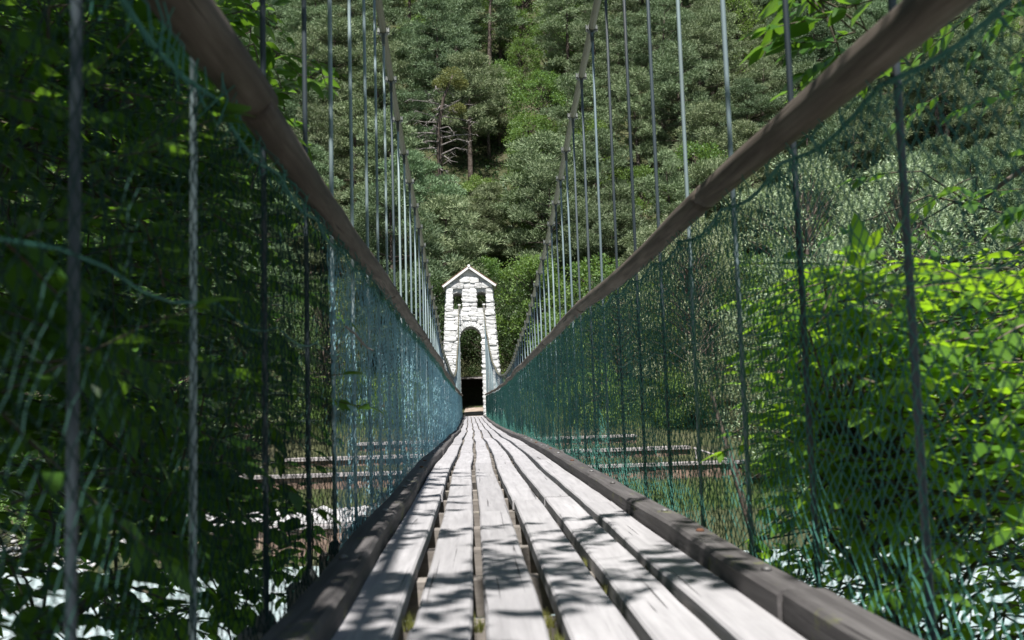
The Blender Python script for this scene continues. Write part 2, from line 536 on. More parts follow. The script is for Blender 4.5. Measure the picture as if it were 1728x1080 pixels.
# log handrails: poles lapped end over end
def zrail(y):
    return zdeck(y) + RAIL_H
for s in (-1, 1):
    joints = [-2.0, 2.02, 5.5, 8.9, 12.6, 16.2, 19.9, 23.7, 27.3, 31.0, 34.8, 38.5, 42.2, 45.8, 49.0, 51.6] if s < 0 else \
             [-2.0, 0.2, 3.1, 6.6, 10.1, 13.8, 17.2, 21.0, 24.6, 28.3, 32.0, 35.5, 39.1, 42.9, 46.6, 51.6]
    for a, b in zip(joints[:-1], joints[1:]):
        ph = rng.uniform(0, 99)
        n = max(12, int((b - a) / 0.07))
        r0, r1 = rng.uniform(0.0385, 0.041), rng.uniform(0.0378, 0.040)
        if s < 0 and a < 0:
            r0, r1 = 0.043, 0.0435
        pts, rad = [], []
        a2, b2 = a - 0.01, b + (0.05 if (s < 0 and a < 0) else 0.012)
        for i in range(n + 1):
            t = i / n
            y = a2 + (b2 - a2) * t
            sag = 0.012 * math.sin(t * math.pi) * rng.choice([1]) 
            lift = 0.030 * (t ** 3) - 0.016 * ((1 - t) ** 3)      # its far end rides over the next log
            lift = 0.0 if not (s < 0 and a < 0) else lift * 0.5
            pts.append((xdeck(y) + s * (RAIL_X + 0.015 * fnoise(y * 0.35, s * 7) + 0.005 * fnoise(y * 1.2, 2, s)), y,
                        zrail(y) + lift + 0.014 * fnoise(y * 0.5, 4, s) - sag * 0.5))
            rad.append((r0 * (1 - t) + r1 * t) * (1 + 0.05 * fnoise(y * 2.2 + ph, 6)))
        mb = MB(); mb.tube(pts, rad, 20)
        knots = [(rng.uniform(a, b), rng.uniform(0, 6.28)) for _ in range(int((b - a) * 1.6))]
        split = rng.uniform(0, 6.28)
        for vi in range(len(mb.V)):
            ring, j = divmod(vi, 20)
            if ring >= len(pts):
                break
            px_, py_, pz_ = pts[ring]
            an = 2 * math.pi * j / 20
            f = 1 + 0.07 * fnoise(math.cos(an) * 1.1 + ph, math.sin(an) * 1.1, py_ * 0.9) + 0.035 * fnoise(math.cos(an) * 3 + ph, math.sin(an) * 3, py_ * 5)
            for ky, ka in knots:
                q = ((py_ - ky) / 0.10) ** 2 + ((((an - ka + math.pi) % (2 * math.pi)) - math.pi) / 0.5) ** 2
                if q < 3:
                    f += 0.10 * math.exp(-q)
            if abs(((an - split - 0.15 * py_ + math.pi) % (2 * math.pi)) - math.pi) < 0.17:
                f -= 0.10
            vx, vy, vz = mb.V[vi]
            mb.V[vi] = (px_ + (vx - px_) * f, vy, pz_ + (vz - pz_) * f)
        mb.build('handrail_pole', 'rail', bridge, smooth=True)

# main cables
def zcable(y):
    d = y - 24.0
    kk = 0.0049 if d < 0 else 0.0057
    return 0.46 + 0.70 + kk * d * d
def xcable(y, s):
    return xdeck(y) + s * (RAIL_X + 0.045 + 0.0 * smooth(30, 51, y))
cables = {}
for s in (-1, 1):
    mb = MB()
    pts = [(xcable(y, s), y, zcable(y)) for y in np.arange(-5, 52.4, 0.45)]
    mb.tube(pts, 0.022, 10)
    cables[s] = mb.build('main_cable', 'cable', bridge, smooth=True)

# hanger rods and their clamps
clm = MB()
clm.tube([(0, -0.018, 0), (0, 0.018, 0)], 0.028, 12)
clm.box((-0.036, -0.010, -0.009), (0.036, 0.010, 0.009))
clm.tube([(-0.032, 0, -0.02), (-0.032, 0, 0.024)], 0.0055, 6)
clm.tube([(0.032, 0, -0.02), (0.032, 0, 0.024)], 0.0055, 6)
clm.box((-0.010, -0.010, -0.09), (0.010, 0.010, -0.02))
clm = clm.mesh('cable_clamp')
clm.materials.append(M['clamp'])
rodm = MB(); rodm.tube([(0, 0, 0), (0, 0, 1)], 0.0074, 10); rodm = rodm.mesh('hanger_rod', True)
rodm.materials.append(M['hanger'])
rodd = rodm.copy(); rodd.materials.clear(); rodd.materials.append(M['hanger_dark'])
footm = MB(); footm.tube([(0, 0, -0.03), (0, 0, 0.0), (0, 0, 0.02), (0, 0, 0.035)], [0.02, 0.026, 0.022, 0.012], 10)
footm.box((-0.04, -0.035, -0.04), (0.04, 0.035, -0.03))
footm = footm.mesh('hanger_nut', True); footm.materials.append(M['clamp'])
for s in (-1, 1):
    for hy in hanger_y:
        zt = zcable(hy)
        zb = zdeck(hy) - 0.10
        slope = math.atan2(zcable(hy + 0.1) - zcable(hy - 0.1), 0.2)
        xt = xcable(hy, s)
        xb_ = xdeck(hy) + s * (RAIL_X + 0.056 + rng.uniform(-0.006, 0.006))
        tilt = rng.uniform(-0.006, 0.006)
        ni = round((hy - HY0) / HS)
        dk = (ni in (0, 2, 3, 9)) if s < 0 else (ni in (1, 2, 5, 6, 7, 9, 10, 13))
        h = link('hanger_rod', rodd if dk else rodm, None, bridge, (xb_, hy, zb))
        h.scale = (rng.uniform(0.95, 1.08),) * 2 + (zt - 0.03 - zb,)
        h.rotation_euler = (tilt, math.atan2(xt - xb_, zt - zb), 0)
        # shear-free: the clamp hangs where the rod ends
        c = link('cable_clamp', clm, None, cables[s], (xt, hy, zt))
        c.rotation_euler = (slope, 0, 0)
        if hy < 12:
            link('hanger_nut', footm, None, bridge, (xb_, hy, zb + 0.06))

# ------------------------------------------------------------------ safety nets
def net_mesh(side, ya, yb, du, dv, rad, seed):
    """knotted diamond mesh: three-sided twine between knots"""
    nu = int((yb - ya) / du)
    nv = int(1.16 / (dv / 2))
    rr = np.random.RandomState(seed)
    P = np.zeros((nv + 1, nu + 1, 3))
    for j in range(nv + 1):
        v = j / nv
        sh = 0.5 * (j % 2)
        for i in range(nu + 1):
            u = ya + (i + sh) * du
            # bunching along the bridge and billowing between the hangers
            ph = (u - HY0) / HS
            fr = ph - math.floor(ph)
            b = math.sin(math.pi * fr)
            uu = u + 0.020 * fnoise(u * 2.1, v * 2.0, side * 5) * (0.4 + v) + 0.006 * fnoise(u * 7, v * 5, side)
            zd = zdeck(u)
            ztop = zd + RAIL_H - 0.055 - 0.035 * b
            zbot = zd - 0.06
            z = zbot + (ztop - zbot) * v
            z += -0.018 * b * (1 - v) * 1.5 + 0.010 * fnoise(u * 3, v * 6, 3 + side)
            bil = 0.030 * fnoise(u * 1.7, v * 1.4, 7 + side * 3) + 0.022 * b * math.sin(math.pi * v) * (0.5 + fnoise(math.floor(ph) * 1.7, 3, side)) \
                + 0.007 * fnoise(u * 9, v * 4, 2)
            x = xdeck(u) + side * (RAIL_X + 0.012 + 0.008 * v + bil * 0.6)
            P[j, i] = (x, uu, z)
    P += rr.normal(0, 0.0022, P.shape)
    A, B = [], []
    for j in range(nv):
        lo, hi = P[j], P[j + 1]
        if j % 2 == 0:                      # upper row is shifted forward
            A.append(lo); B.append(hi)
            A.append(lo[1:]); B.append(hi[:-1])
        else:
            A.append(lo); B.append(hi)
            A.append(lo[:-1]); B.append(hi[1:])
    A = np.concatenate(A); B = np.concatenate(B)
    keep = (np.arange(len(A)) % 1) == 0
    # a few torn meshes
    torn = rr.rand(len(A)) > 0.012
    A, B = A[torn], B[torn]
    # selvedge rope and hoops at the top
    D = B - A
    D /= np.linalg.norm(D, axis=1)[:, None] + 1e-9
    ref = np.tile(np.array([1.0, 0, 0]), (len(A), 1))
    N1 = np.cross(D, ref); N1 /= np.linalg.norm(N1, axis=1)[:, None] + 1e-9
    N2 = np.cross(D, N1)
    vs, fs = [], []
    m = len(A)
    sag = np.zeros_like(A); sag[:, 2] = 0
    for t in range(3):
        off = (N1 * math.cos(2.094 * t) + N2 * math.sin(2.094 * t)) * rad
        vs.append(A + off); vs.append(B + off)
    Vv = np.concatenate(vs)
    base = np.arange(m)
    for t in range(3):
        t2 = (t + 1) % 3
        fs.append(np.stack([base + 2 * t * m, base + 2 * t2 * m, base + (2 * t2 + 1) * m, base + (2 * t + 1) * m], 1))
    return Vv, np.concatenate(fs)

for s, lab in ((-1, 'green knotted safety net hung beneath the handrail on the left side of the footbridge'),
               (1, 'green knotted safety net hung beneath the handrail on the right side of the footbridge')):
    root = empty('safety_net', lab, 'net', group='safety nets along the footbridge')
    nm_ = 'net'
    rr_ = 0.0017 if s > 0 else 0.0013
    # three lengths of netting laced end to end; left: tree shade painted into the near one, sunlight into the far two
    for (ya, yb, du, dv, rad, mat_, sd) in ((0.7, 3.25, 0.040, 0.048, rr_, 'net' if s > 0 else 'net_shaded', 5), (3.25, 12.0, 0.040, 0.048, rr_ + 0.0001, 'net' if s > 0 else 'net_sunlit', 9),
                                            (12.0, 51.5, 0.070, 0.070, 0.0024, 'net' if s > 0 else 'net_sunlit', 15)):
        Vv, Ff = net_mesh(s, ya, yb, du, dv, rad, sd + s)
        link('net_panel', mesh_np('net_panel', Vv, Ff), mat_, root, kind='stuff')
    # hem ropes: top, bottom, one slack middle line, and the lashing loops over the rail
    for v, r_, name in ((1.0, 0.005, 'top_rope'), (0.47, 0.0022, 'middle_rope'), (0.0, 0.005, 'bottom_rope')):
        pts = []
        for y in np.arange(0.7, 51.5, 0.14 if v != 1 else 0.1):
            fr = ((y - HY0) / HS) % 1
            b = math.sin(math.pi * fr)
            z = zdeck(y) + (RAIL_H - 0.055 - 0.035 * b if v == 1 else (-0.06 if v == 0 else 0.66 - 0.03 * b + 0.02 * fnoise(y, 1, s)))
            pts.append((xdeck(y) + s * (RAIL_X + 0.02 + 0.006 * fnoise(y * 2, 3)), y, z))
        mb = MB(); mb.tube(pts, r_, 5)
        mb.build(name, nm_, root)
    lr = random.Random(40 + s)
    lash = MB()
    y = 0.8
    while y < 26:
        x = xdeck(y) + s * (RAIL_X + 0.012)
        z = zrail(y)
        pts = []
        for i in range(9):
            a = math.pi * (-0.5 + 1.0 * i / 8)
            pts.append((x + math.sin(a) * 0.054, y + 0.03 * i / 8 + lr.uniform(-.004, .004), z - 0.085 + 0.142 * max(0, math.cos(a)) ** 0.7 * 0 - 0.0 + (math.cos(a) * 0.05)))
        # short hanging loops between rail and net edge
        lash.tube([(x + lr.uniform(-.03, .03), y, z - 0.035), (x + lr.uniform(-.02, .03), y + 0.012, z - 0.07), (x + lr.uniform(-.03, .03), y + 0.02, z - 0.115)], 0.0016, 4)
        y += lr.uniform(0.02, 0.05)
    lash.build('lashing', nm_, root, kind='stuff')

# ------------------------------------------------------------------ the stone tower
TY, TZ = 52.0, -0.22
tower = empty('stone_tower', 'whitewashed rubble stone bridge tower with arched passage, two windows and gabled roof', 'tower', (0.0, TY, TZ))
TC = -0.02        # centre line of the tower in its own frame
EAVE, APEX, THICK = 6.98, 7.80, 1.7
def half_w(z):
    return 1.60 - (1.60 - 1.19) * min(z, EAVE) / EAVE
AW, ASPR = 0.565, 4.12              # passage half width, springing height
def arch_half(z):
    if z < ASPR:
        return AW + 0.02 * (1 - z / ASPR)
    t = (z - ASPR) / 0.62
    return AW * math.sqrt(max(0, 1 - t * t)) if t < 1 else 0
WIN = [(-0.87, -0.39, 5.66, 6.54), (0.37, 0.86, 5.69, 6.57)]
def loop_outer():
    return [(-half_w(0), 0), (-AW - 0.02, 0)], None
outer = [(-half_w(0), -0.6), (-half_w(0), 0)] + [(-half_w(z), z) for z in (2, 4, 6)] + [(-half_w(EAVE), EAVE), (0, APEX - 0.05), (half_w(EAVE), EAVE)] + \
        [(half_w(z), z) for z in (6, 4, 2)] + [(half_w(0), 0), (half_w(0), -0.6)]
arch = [(AW + 0.02, -0.6), (AW, ASPR)] + [(AW * math.cos(a), ASPR + 0.62 * math.sin(a)) for a in (math.pi * i / 12 for i in range(1, 12))] + [(-AW, ASPR), (-AW - 0.02, -0.6)]
loops = [outer + arch]
for (a, b, z0, z1) in WIN:
    top = [(b + (a - b) * t, z1 - 0.07 + 0.07 * math.sin(math.pi * t)) for t in (0, 0.25, 0.5, 0.75, 1)]
    loops.append([(a, z0), (b, z0)] + top)
bm = bmesh.new()
def face_side(y):
    es, lv = [], []
    for lp in loops:
        vs = [bm.verts.new((TC + x, y, z)) for x, z in lp]
        es += [bm.edges.new((vs[i], vs[(i + 1) % len(vs)])) for i in range(len(vs))]
        lv.append(vs)
    bmesh.ops.triangle_fill(bm, edges=es, use_beauty=True, use_dissolve=False)
    return lv
fr = face_side(0.0); bk = face_side(THICK)
for a, b in zip(fr, bk):
    for i in range(len(a)):
        j = (i + 1) % len(a)
        bm.faces.new((a[i], a[j], b[j], b[i]))
bmesh.ops.recalc_face_normals(bm, faces=bm.faces)
me = bpy.data.meshes.new('wall'); bm.to_mesh(me); bm.free()
wall = link('wall', me, 'mortar', tower)

# stones: a few shared lumps, scaled to each place in the courses
stone_meshes = []
for q in range(9):
    bm = bmesh.new()
    bmesh.ops.create_cube(bm, size=1.0)
    bmesh.ops.subdivide_edges(bm, edges=bm.edges, cuts=2, use_grid_fill=True)
    for v in bm.verts:
        p = v.co.copy()
        rad = max(abs(p.x), abs(p.z))
        on = sum(abs(abs(c) - 0.5) < 1e-4 for c in p)
        if on >= 2:
            v.co *= 0.93 if on == 2 else 0.86
        v.co += Vector((fnoise(p.x * 2 + q * 7, p.y * 2, p.z * 2), fnoise(p.x * 2, p.y * 2 + q * 5, p.z * 2 + 4), fnoise(p.x * 2 + 8, p.y * 2, p.z * 2 + q * 3))) * 0.13
    me = bpy.data.meshes.new('stone'); bm.to_mesh(me); bm.free()
    me.polygons.foreach_set('use_smooth', np.zeros(len(me.polygons), dtype=bool))
    me.materials.append(M['white_stone'])
    stone_meshes.append(me)
sr = random.Random(21)
def stone(x, y, z, w, d, h, ry=0.0, rz=0.0):
    o = link('stone', sr.choice(stone_meshes), None, wall, (x, y, z))
    o.scale = (w * 1.03, d, h * 1.04)
    o.rotation_euler = (sr.uniform(-0.08, 0.08), ry + sr.uniform(-0.07, 0.07), rz)
    return o
z = 0.0
while z < APEX - 0.3:
    h = sr.uniform(0.18, 0.31)
    zc = z + h / 2
    if zc > EAVE:
        hw = half_w(EAVE) * (APEX - 0.12 - (z + h)) / (APEX - EAVE)
    else:
        hw = half_w(zc)
    if hw < 0.12:
        break
    blocks = []
    ah = max(arch_half(z), arch_half(zc))
    if zc < ASPR + 0.62 and ah > 0:
        blocks.append((-ah - (0.20 if zc > ASPR - 0.15 else 0.0), ah + (0.20 if zc > ASPR - 0.15 else 0.0)))
    elif zc < ASPR + 0.86:
        blocks.append((-0.38, 0.38))
    for (a, b, z0, z1) in WIN:
        if z + h > z0 - 0.03 and z < z1 + 0.02:
            blocks.append((a, b))
    blocks.sort()
    spans, x = [], -hw
    for a, b in blocks:
        if a > x:
            spans.append((x, a))
        x = max(x, b)
    if x < hw:
        spans.append((x, hw))
    for a, b in spans:
        wid = b - a
        if wid < 0.07:
            continue
        n = max(1, round(wid / sr.uniform(0.36, 0.62)))
        cuts = [a + wid * (i + (sr.uniform(-0.22, 0.22) if 0 < i < n else 0)) / n for i in range(n + 1)]
        for c0, c1 in zip(cuts[:-1], cuts[1:]):
            stone(TC + (c0 + c1) / 2, -0.005 + sr.uniform(-0.04, 0.02), zc + sr.uniform(-0.03, 0.03), c1 - c0, 0.22, h)
    # corner returns down the two flanks
    if zc < EAVE:
        for s in (-1, 1):
            for q in range(3):
                stone(TC + s * (half_w(zc) - 0.03), 0.42 + q * 0.5, zc, 0.16, 0.52, h)
    z += h
for i in range(11):                      # arch stones
    a = math.pi * (i + 0.5) / 11
    x = (AW + 0.12) * math.cos(a); zz = ASPR + (0.62 + 0.12) * math.sin(a)
    stone(TC + x, 0.0, zz, 0.26, 0.24, 0.20, ry=-a)
# roof: two slabs with tiles, pale barge boards and ridge cap
roof = None
sl = math.atan2(APEX - EAVE + 0.04, 1.19)
Ls = 1.37 / math.cos(sl)
for s in (-1, 1):
    mb = MB()
    d = Vector((s * math.cos(sl), 0, -math.sin(sl))); nrm = Vector((s * math.sin(sl), 0, math.cos(sl)))
    top = Vector((TC, 0, APEX + 0.03))
    ring = lambda y: [tuple(top + Vector((0, y, 0))), tuple(top + d * Ls + Vector((0, y, 0))), tuple(top + d * Ls + nrm * 0.06 + Vector((0, y, 0))), tuple(top + Vector((0, 0, 0.075)) + Vector((0, y, 0)))]
    r1, r2 = ring(-0.22), ring(THICK + 0.22)
    mb.sweep([r1, r2] if s < 0 else [r1[::-1], r2[::-1]])
    slab = mb.build('roof_slab', 'fascia', tower)
    mb = MB()
    for i in range(12):                   # lapped tile courses, seen edge on
        for j in range(9):
            p = top + d * (Ls * (i + 0.02) / 12) + nrm * (0.066 + 0.004 * (i % 2)) + Vector((0, -0.24 + j * 0.245, 0))
            q = d * (Ls / 12 * 1.12)
            mb.add([p, p + q, p + q + Vector((0, 0.235, 0)), p + Vector((0, 0.235, 0)),
                    p + nrm * 0.02, p + q + nrm * 0.034, p + q + nrm * 0.034 + Vector((0, 0.235, 0)), p + nrm * 0.02 + Vector((0, 0.235, 0))],
                   [[0, 3, 2, 1], [4, 5, 6, 7], [0, 1, 5, 4], [1, 2, 6, 5], [2, 3, 7, 6], [3, 0, 4, 7]])
    mb.build('roof_tiles', 'tile', slab, kind='stuff')
    mb = MB()
    bb = lambda y: [tuple(top + nrm * -0.055 + Vector((0, y, 0))), tuple(top + d * (Ls + 0.02) + nrm * -0.055 + Vector((0, y, 0))), tuple(top + d * (Ls + 0.02) + nrm * 0.052 + Vector((0, y, 0))), tuple(top + Vector((0, 0, 0.062)) + Vector((0, y, 0)))]
    r1, r2 = bb(-0.262), bb(-0.225)
    mb.sweep([r1, r2] if s < 0 else [r1[::-1], r2[::-1]])
    mb.build('barge_board', 'fascia', tower)
mb = MB(); mb.tube([(TC, -0.28, APEX + 0.105), (TC, THICK + 0.25, APEX + 0.105)], 0.075, 10); mb.build('ridge_cap', 'fascia', tower)
# cable saddles where the main cables enter at the window sills
for s in (-1, 1):
    x = xcable(51.9, s)
    mb = MB()
    mb.tube([(x - 0.07, -0.12, zcable(51.9) - TZ + 0.01), (x + 0.07, -0.12, zcable(51.9) - TZ + 0.01)], 0.085, 14)
    mb.box((x - 0.055, -0.16, zcable(51.9) - TZ - 0.30), (x + 0.055, 0.02, zcable(51.9) - TZ - 0.02))
    mb.build('cable_saddle', 'bolt', tower)
# door sill stone
mb = MB(); mb.box((TC - 0.62, -0.05, -0.10), (TC + 0.62, THICK, 0.035)); mb.build('threshold', 'mortar', tower)

# ------------------------------------------------------------------ timber shelter seen through the arch
shel = empty('timber_shelter', 'dark open timber shelter with pale roof edge seen through the tower arch', 'shelter', (0.2, 60.4, 0.19))
mb = MB(); mb.box((-2.2, 0.0, 1.83), (2.2, 3.2, 1.95)); mb.build('roof', 'darkwood', shel)
mb = MB(); mb.box((-2.25, -0.06, 1.80), (2.25, -0.003, 1.90)); mb.build('roof_edge', 'capwood', shel)
for x in (-2.0, -0.9, 1.15, 2.0):
    mb = MB(); mb.box((x - 0.07, 0.05, 0), (x + 0.07, 0.19, 1.827)); mb.build('post', 'darkwood', shel)
for i in range(17):
    x = -2.1 + i * 0.25
    mb = MB(); mb.box((x, 3.0, 0), (x + 0.25, 3.05 + 0.01 * (i % 2), 1.825)); mb.build('wall_board', 'darkwood', shel)
for s in (-1, 1):
    mb = MB(); mb.box((s * 2.1 - 0.03, 0.2, 0), (s * 2.1 + 0.03, 2.99, 1.825)); mb.build('side_wall', 'darkwood', shel)
mb = MB(); mb.box((-1.4, 2.3, 0.42), (1.4, 2.75, 0.48)); mb.build('bench_seat', 'darkwood', shel)
for x in (-1.2, 1.2):
    mb = MB(); mb.box((x - 0.05, 2.35, 0), (x + 0.05, 2.7, 0.418)); mb.build('bench_leg', 'darkwood', shel)

# ------------------------------------------------------------------ stepped timber bank walls
wr = random.Random(77)
def bank_wall(name, label, x0, x1, y, zb, zt, cap_d, bw=0.27):
    root = empty(name, label, 'retaining wall', (0, y, zb), 'stepped timber walls on the far bank')
    hgt = zt - zb
    x = x0
    while x < x1 - 0.05:
        w = bw * wr.uniform(0.8, 1.2)
        mb = MB()
        dz = wr.uniform(-0.03, 0.02); dy = wr.uniform(-0.025, 0.025)
        c = 0.02
        xa, xb = x, x + w - 0.012
        sec = lambda z: [(xa + c, dy, z), (xb - c, dy, z), (xb, dy + c, z), (xb, dy + 0.10, z), (xa, dy + 0.10, z), (xa, dy + c, z)]
        mb.sweep([sec(-0.25), sec(hgt * 0.5), sec(hgt + dz - 0.05)])
        mb.build('board', 'board', root)
        x += w
    # cap timbers laid end to end
    x = x0 - 0.1
    while x < x1:
        L = min(wr.uniform(2.2, 3.4), x1 + 0.1 - x)
        if L < 0.3:
            break
        mb = MB()
        mb.box((x + 0.01, -0.10, hgt - 0.045), (x + L - 0.01, cap_d, hgt + 0.055 + wr.uniform(-0.012, 0.012)))
        mb.build('cap_timber', 'capwood', root)
        x += L
    return root
bank_wall('bank_wall', 'lowest brown timber bank wall at the water edge below the gravel terrace', -9.3, -0.8, 30.0, -4.3, -3.02, 0.35)
bank_wall('bank_wall', 'long brown timber bank wall with pale cap, above the gravel and grass', -9.2, 10.2, 36.0, -2.75, -1.92, 0.5)
bank_wall('bank_wall', 'shorter pale-capped timber wall one step above the long bank wall', -7.5, 8.6, 40.0, -2.1, -1.55, 0.9)
bank_wall('bank_wall', 'topmost pale-capped timber wall of the stepped bank, beside the bridge', -5.0, 7.1, 44.0, -1.9, -1.15, 0.9)
for s, x, lab in ((-1, -8.0, 'pale sloping handrail at the open left end of the stepped bank walls'), (1, 9.0, 'pale sloping handrail at the open right end of the stepped bank walls')):
    r = empty('stair_rail', lab, 'handrail', (x, 36.4, -1.97), 'stair rails of the stepped bank')
    mb = MB(); mb.tube([(s * 0.35, 0, 0.10), (-s * 0.25, 3.2, 0.42)], 0.045, 8); mb.build('rail', 'capwood', r)
    mb = MB(); mb.tube([(s * 0.33, 0.1, -0.2), (s * 0.33, 0.1, 0.11)], 0.04, 8); mb.build('post', 'capwood', r)
    mb = MB(); mb.tube([(-s * 0.22, 3.0, -0.1), (-s * 0.22, 3.0, 0.40)], 0.04, 8); mb.build('post', 'capwood', r)

# gravel terrace and river stones
gv, gf = [], []
gm = []
for q in range(6):
    bm = bmesh.new(); bmesh.ops.create_icosphere(bm, subdivisions=1, radius=1.0)
    for v in bm.verts:
        v.co *= 1 + 0.25 * fnoise(v.co.x * 1.3 + q * 9, v.co.y * 1.3, v.co.z * 1.3)
        v.co.z *= 0.6
    gm.append((np.array([v.co[:] for v in bm.verts]), np.array([[v.index for v in f.verts] for f in bm.faces]))); bm.free()
Vs, Fs, nb = [], [], 0
for i in range(3600):
    x = wr.uniform(-16, -0.5); y = wr.uniform(30.45, 33.6)
    if i % 3 == 0:
        x = wr.uniform(-26, -9.6); y = wr.uniform(28.6, 34.5)
    s = wr.uniform(0.03, 0.13) * (1.9 if wr.random() < 0.07 else 1)
    gV, gF = gm[i % 6]
    a = wr.uniform(0, 6.28); ca, sa = math.cos(a), math.sin(a)
    W = gV * s
    W = np.stack([W[:, 0] * ca - W[:, 1] * sa, W[:, 0] * sa + W[:, 1] * ca, W[:, 2]], 1) + np.array([x, y, ground_z(x, y) + 0.3 * s])
    Vs.append(W); Fs.append(gF + nb); nb += len(gV)
o = link('gravel', mesh_np('gravel', np.concatenate(Vs), np.concatenate(Fs)), 'gravel', kind='stuff')
tag(o, 'pale river gravel on the terrace between the timber bank walls', 'gravel')

# grass on the far bank
rs = np.random.RandomState(4)
def blades(n, fx, fyy, hmin, hmax, wid, zfun=ground_z):
    x = fx(n); y = fyy(n)
    zz = np.array([zfun(a, b) for a, b in zip(x, y)])
    h = rs.uniform(hmin, hmax, n); a = rs.uniform(0, 6.28, n); lean = rs.uniform(0.05, 0.45, n) * h; w = wid * rs.uniform(0.6, 1.3, n)
    la = rs.uniform(0, 6.28, n)
    p = np.stack([x, y, zz], 1)
    wv = np.stack([np.cos(a), np.sin(a), 0 * a], 1) * w[:, None]
    lv = np.stack([np.cos(la) * lean, np.sin(la) * lean, h], 1)
    mid = p + lv * np.array([0.35, 0.35, 0.6])
    Vv = np.stack([p - wv, p + wv, mid + wv * 0.7, mid - wv * 0.7, p + lv], 1).reshape(-1, 3)
    b = np.arange(n)[:, None] * 5
    return Vv, (b + np.array([[0, 1, 2, 3]])), (b + np.array([[3, 2, 4]]))
def grass_obj(name, label, args):
    Vl, F4, F3, nb = [], [], [], 0
    for a in args:
        Vv, q, t = blades(*a)
        Vl.append(Vv); F4 += (q + nb).tolist(); F3 += (t + nb).tolist(); nb += len(Vv)
    o = link(name, mesh_np(name, np.concatenate(Vl), F4 + F3), 'grass', kind='stuff')
    return tag(o, label, 'grass')
grass_obj('grass', 'bright tall grass growing at the foot of the timber bank walls',
          [(9000, lambda n: rs.uniform(0.5, 16, n), lambda n: rs.uniform(30.4, 35.6, n), 0.2, 0.42, 0.014),
           (1500, lambda n: rs.uniform(-14, 0.5, n), lambda n: rs.uniform(33.4, 35.6, n), 0.15, 0.35, 0.014),
           (3500, lambda n: np.where(rs.rand(n) < 0.5, rs.uniform(1.3, 10, n), rs.uniform(-9, -1.1, n)), lambda n: rs.uniform(46, 51.5, n), 0.2, 0.6, 0.016),
           (3000, lambda n: np.where(rs.rand(n) < 0.5, rs.uniform(1.8, 9, n), rs.uniform(-9, -1.6, n)), lambda n: rs.uniform(51.5, 62, n), 0.2, 0.6, 0.016)])

# ------------------------------------------------------------------ distant and middle trees
def cards(pos, axis, nrm, length, width):
    """rhombus leaves: pos base, axis unit dir, nrm unit normal"""
    side = np.cross(axis, nrm); side /= np.linalg.norm(side, axis=1)[:, None] + 1e-9
    L = length[:, None]; W = width[:, None]
    Vv = np.stack([pos, pos + axis * L * 0.45 + side * W * 0.5, pos + axis * L, pos + axis * L * 0.45 - side * W * 0.5], 1).reshape(-1, 3)
    b = np.arange(len(pos))[:, None] * 4
    return Vv, b + np.array([[0, 1, 2, 3]])

def unit(a):
    return a / (np.linalg.norm(a, axis=1)[:, None] + 1e-9)

def pine_crown(seed, H, Rr, n_needles=120, start=0.30, gaps=0.15):
    r = np.random.RandomState(seed)
    Vl, Fl, nb = [], [], 0
    br = MB()
    lean = r.uniform(-0.06, 0.06, 2) * H
    axis_at = lambda t: np.array([lean[0] * t * t, lean[1] * t * t, H * t])
    tpts = [axis_at(t) for t in np.linspace(-0.05, 0.97, 9)]
    tr = MB(); tr.tube(tpts, [0.021 * H * (1.02 - t) + 0.015 for t in np.linspace(0, 0.97, 9)], 7)
    wh = int(H * 1.2)
    for wi in range(wh):
        t = start + (1 - start) * (wi + r.uniform(0, 0.6)) / wh
        s = (t - start) / (1 - start)
        rad = Rr * (0.55 + 0.55 * math.sin(math.pi * (0.15 + 0.62 * s))) * (1 - s ** 3.0 * 0.75)
        nbr = r.randint(4, 7)
        a0 = r.uniform(0, 6.28)
        for q in range(nbr):
            if r.rand() < gaps:
                continue
            a = a0 + 6.283 * q / nbr + r.uniform(-0.4, 0.4)
            ln = rad * r.uniform(0.55, 1.15)
            up = r.uniform(-0.02, 0.35) * ln + 0.25 * s * ln
            base = axis_at(t)
            tip = base + np.array([math.cos(a) * ln, math.sin(a) * ln, up])
            mid = (base + tip) / 2 + np.array([0, 0, -0.06 * ln])
            br.tube([base, mid, tip], [0.035, 0.024, 0.01], 4, False)
            for e in range(max(2, int(ln * 1.3))):
                f = 1 - 0.62 * e / max(2, int(ln * 1.3)) * r.uniform(0.8, 1.1)
                cpos = base + (tip - base) * f + r.normal(0, 0.16, 3) + np.array([0, 0, 0.08])
                pr = r.uniform(0.48, 0.95)
                m = int(n_needles * (pr / 0.5) ** 2 * r.uniform(0.8, 1.2))
                dirs = unit(r.normal(0, 1, (m, 3)))
                dirs[:, 2] = np.where(dirs[:, 2] < -0.3, -dirs[:, 2] * 0.5, dirs[:, 2])
                dirs = unit(dirs)
                pos = cpos + dirs * (pr * r.uniform(0.25, 1.0, m) ** 0.6)[:, None] * np.array([1, 1, 0.55])
                ax = unit(dirs * np.array([1, 1, 0.8]) + r.normal(0, 0.5, (m, 3)) + np.array([0, 0, 0.45]))
                nm = unit(r.normal(0, 0.42, (m, 3)) + dirs * 0.9 + np.array([0, 0, 0.35]))
                Vv, Ff = cards(pos, ax, nm, r.uniform(0.18, 0.34, m), r.uniform(0.035, 0.065, m))
                Vl.append(Vv); Fl.append(Ff + nb); nb += len(Vv)
    return np.concatenate(Vl), np.concatenate(Fl), tr, br

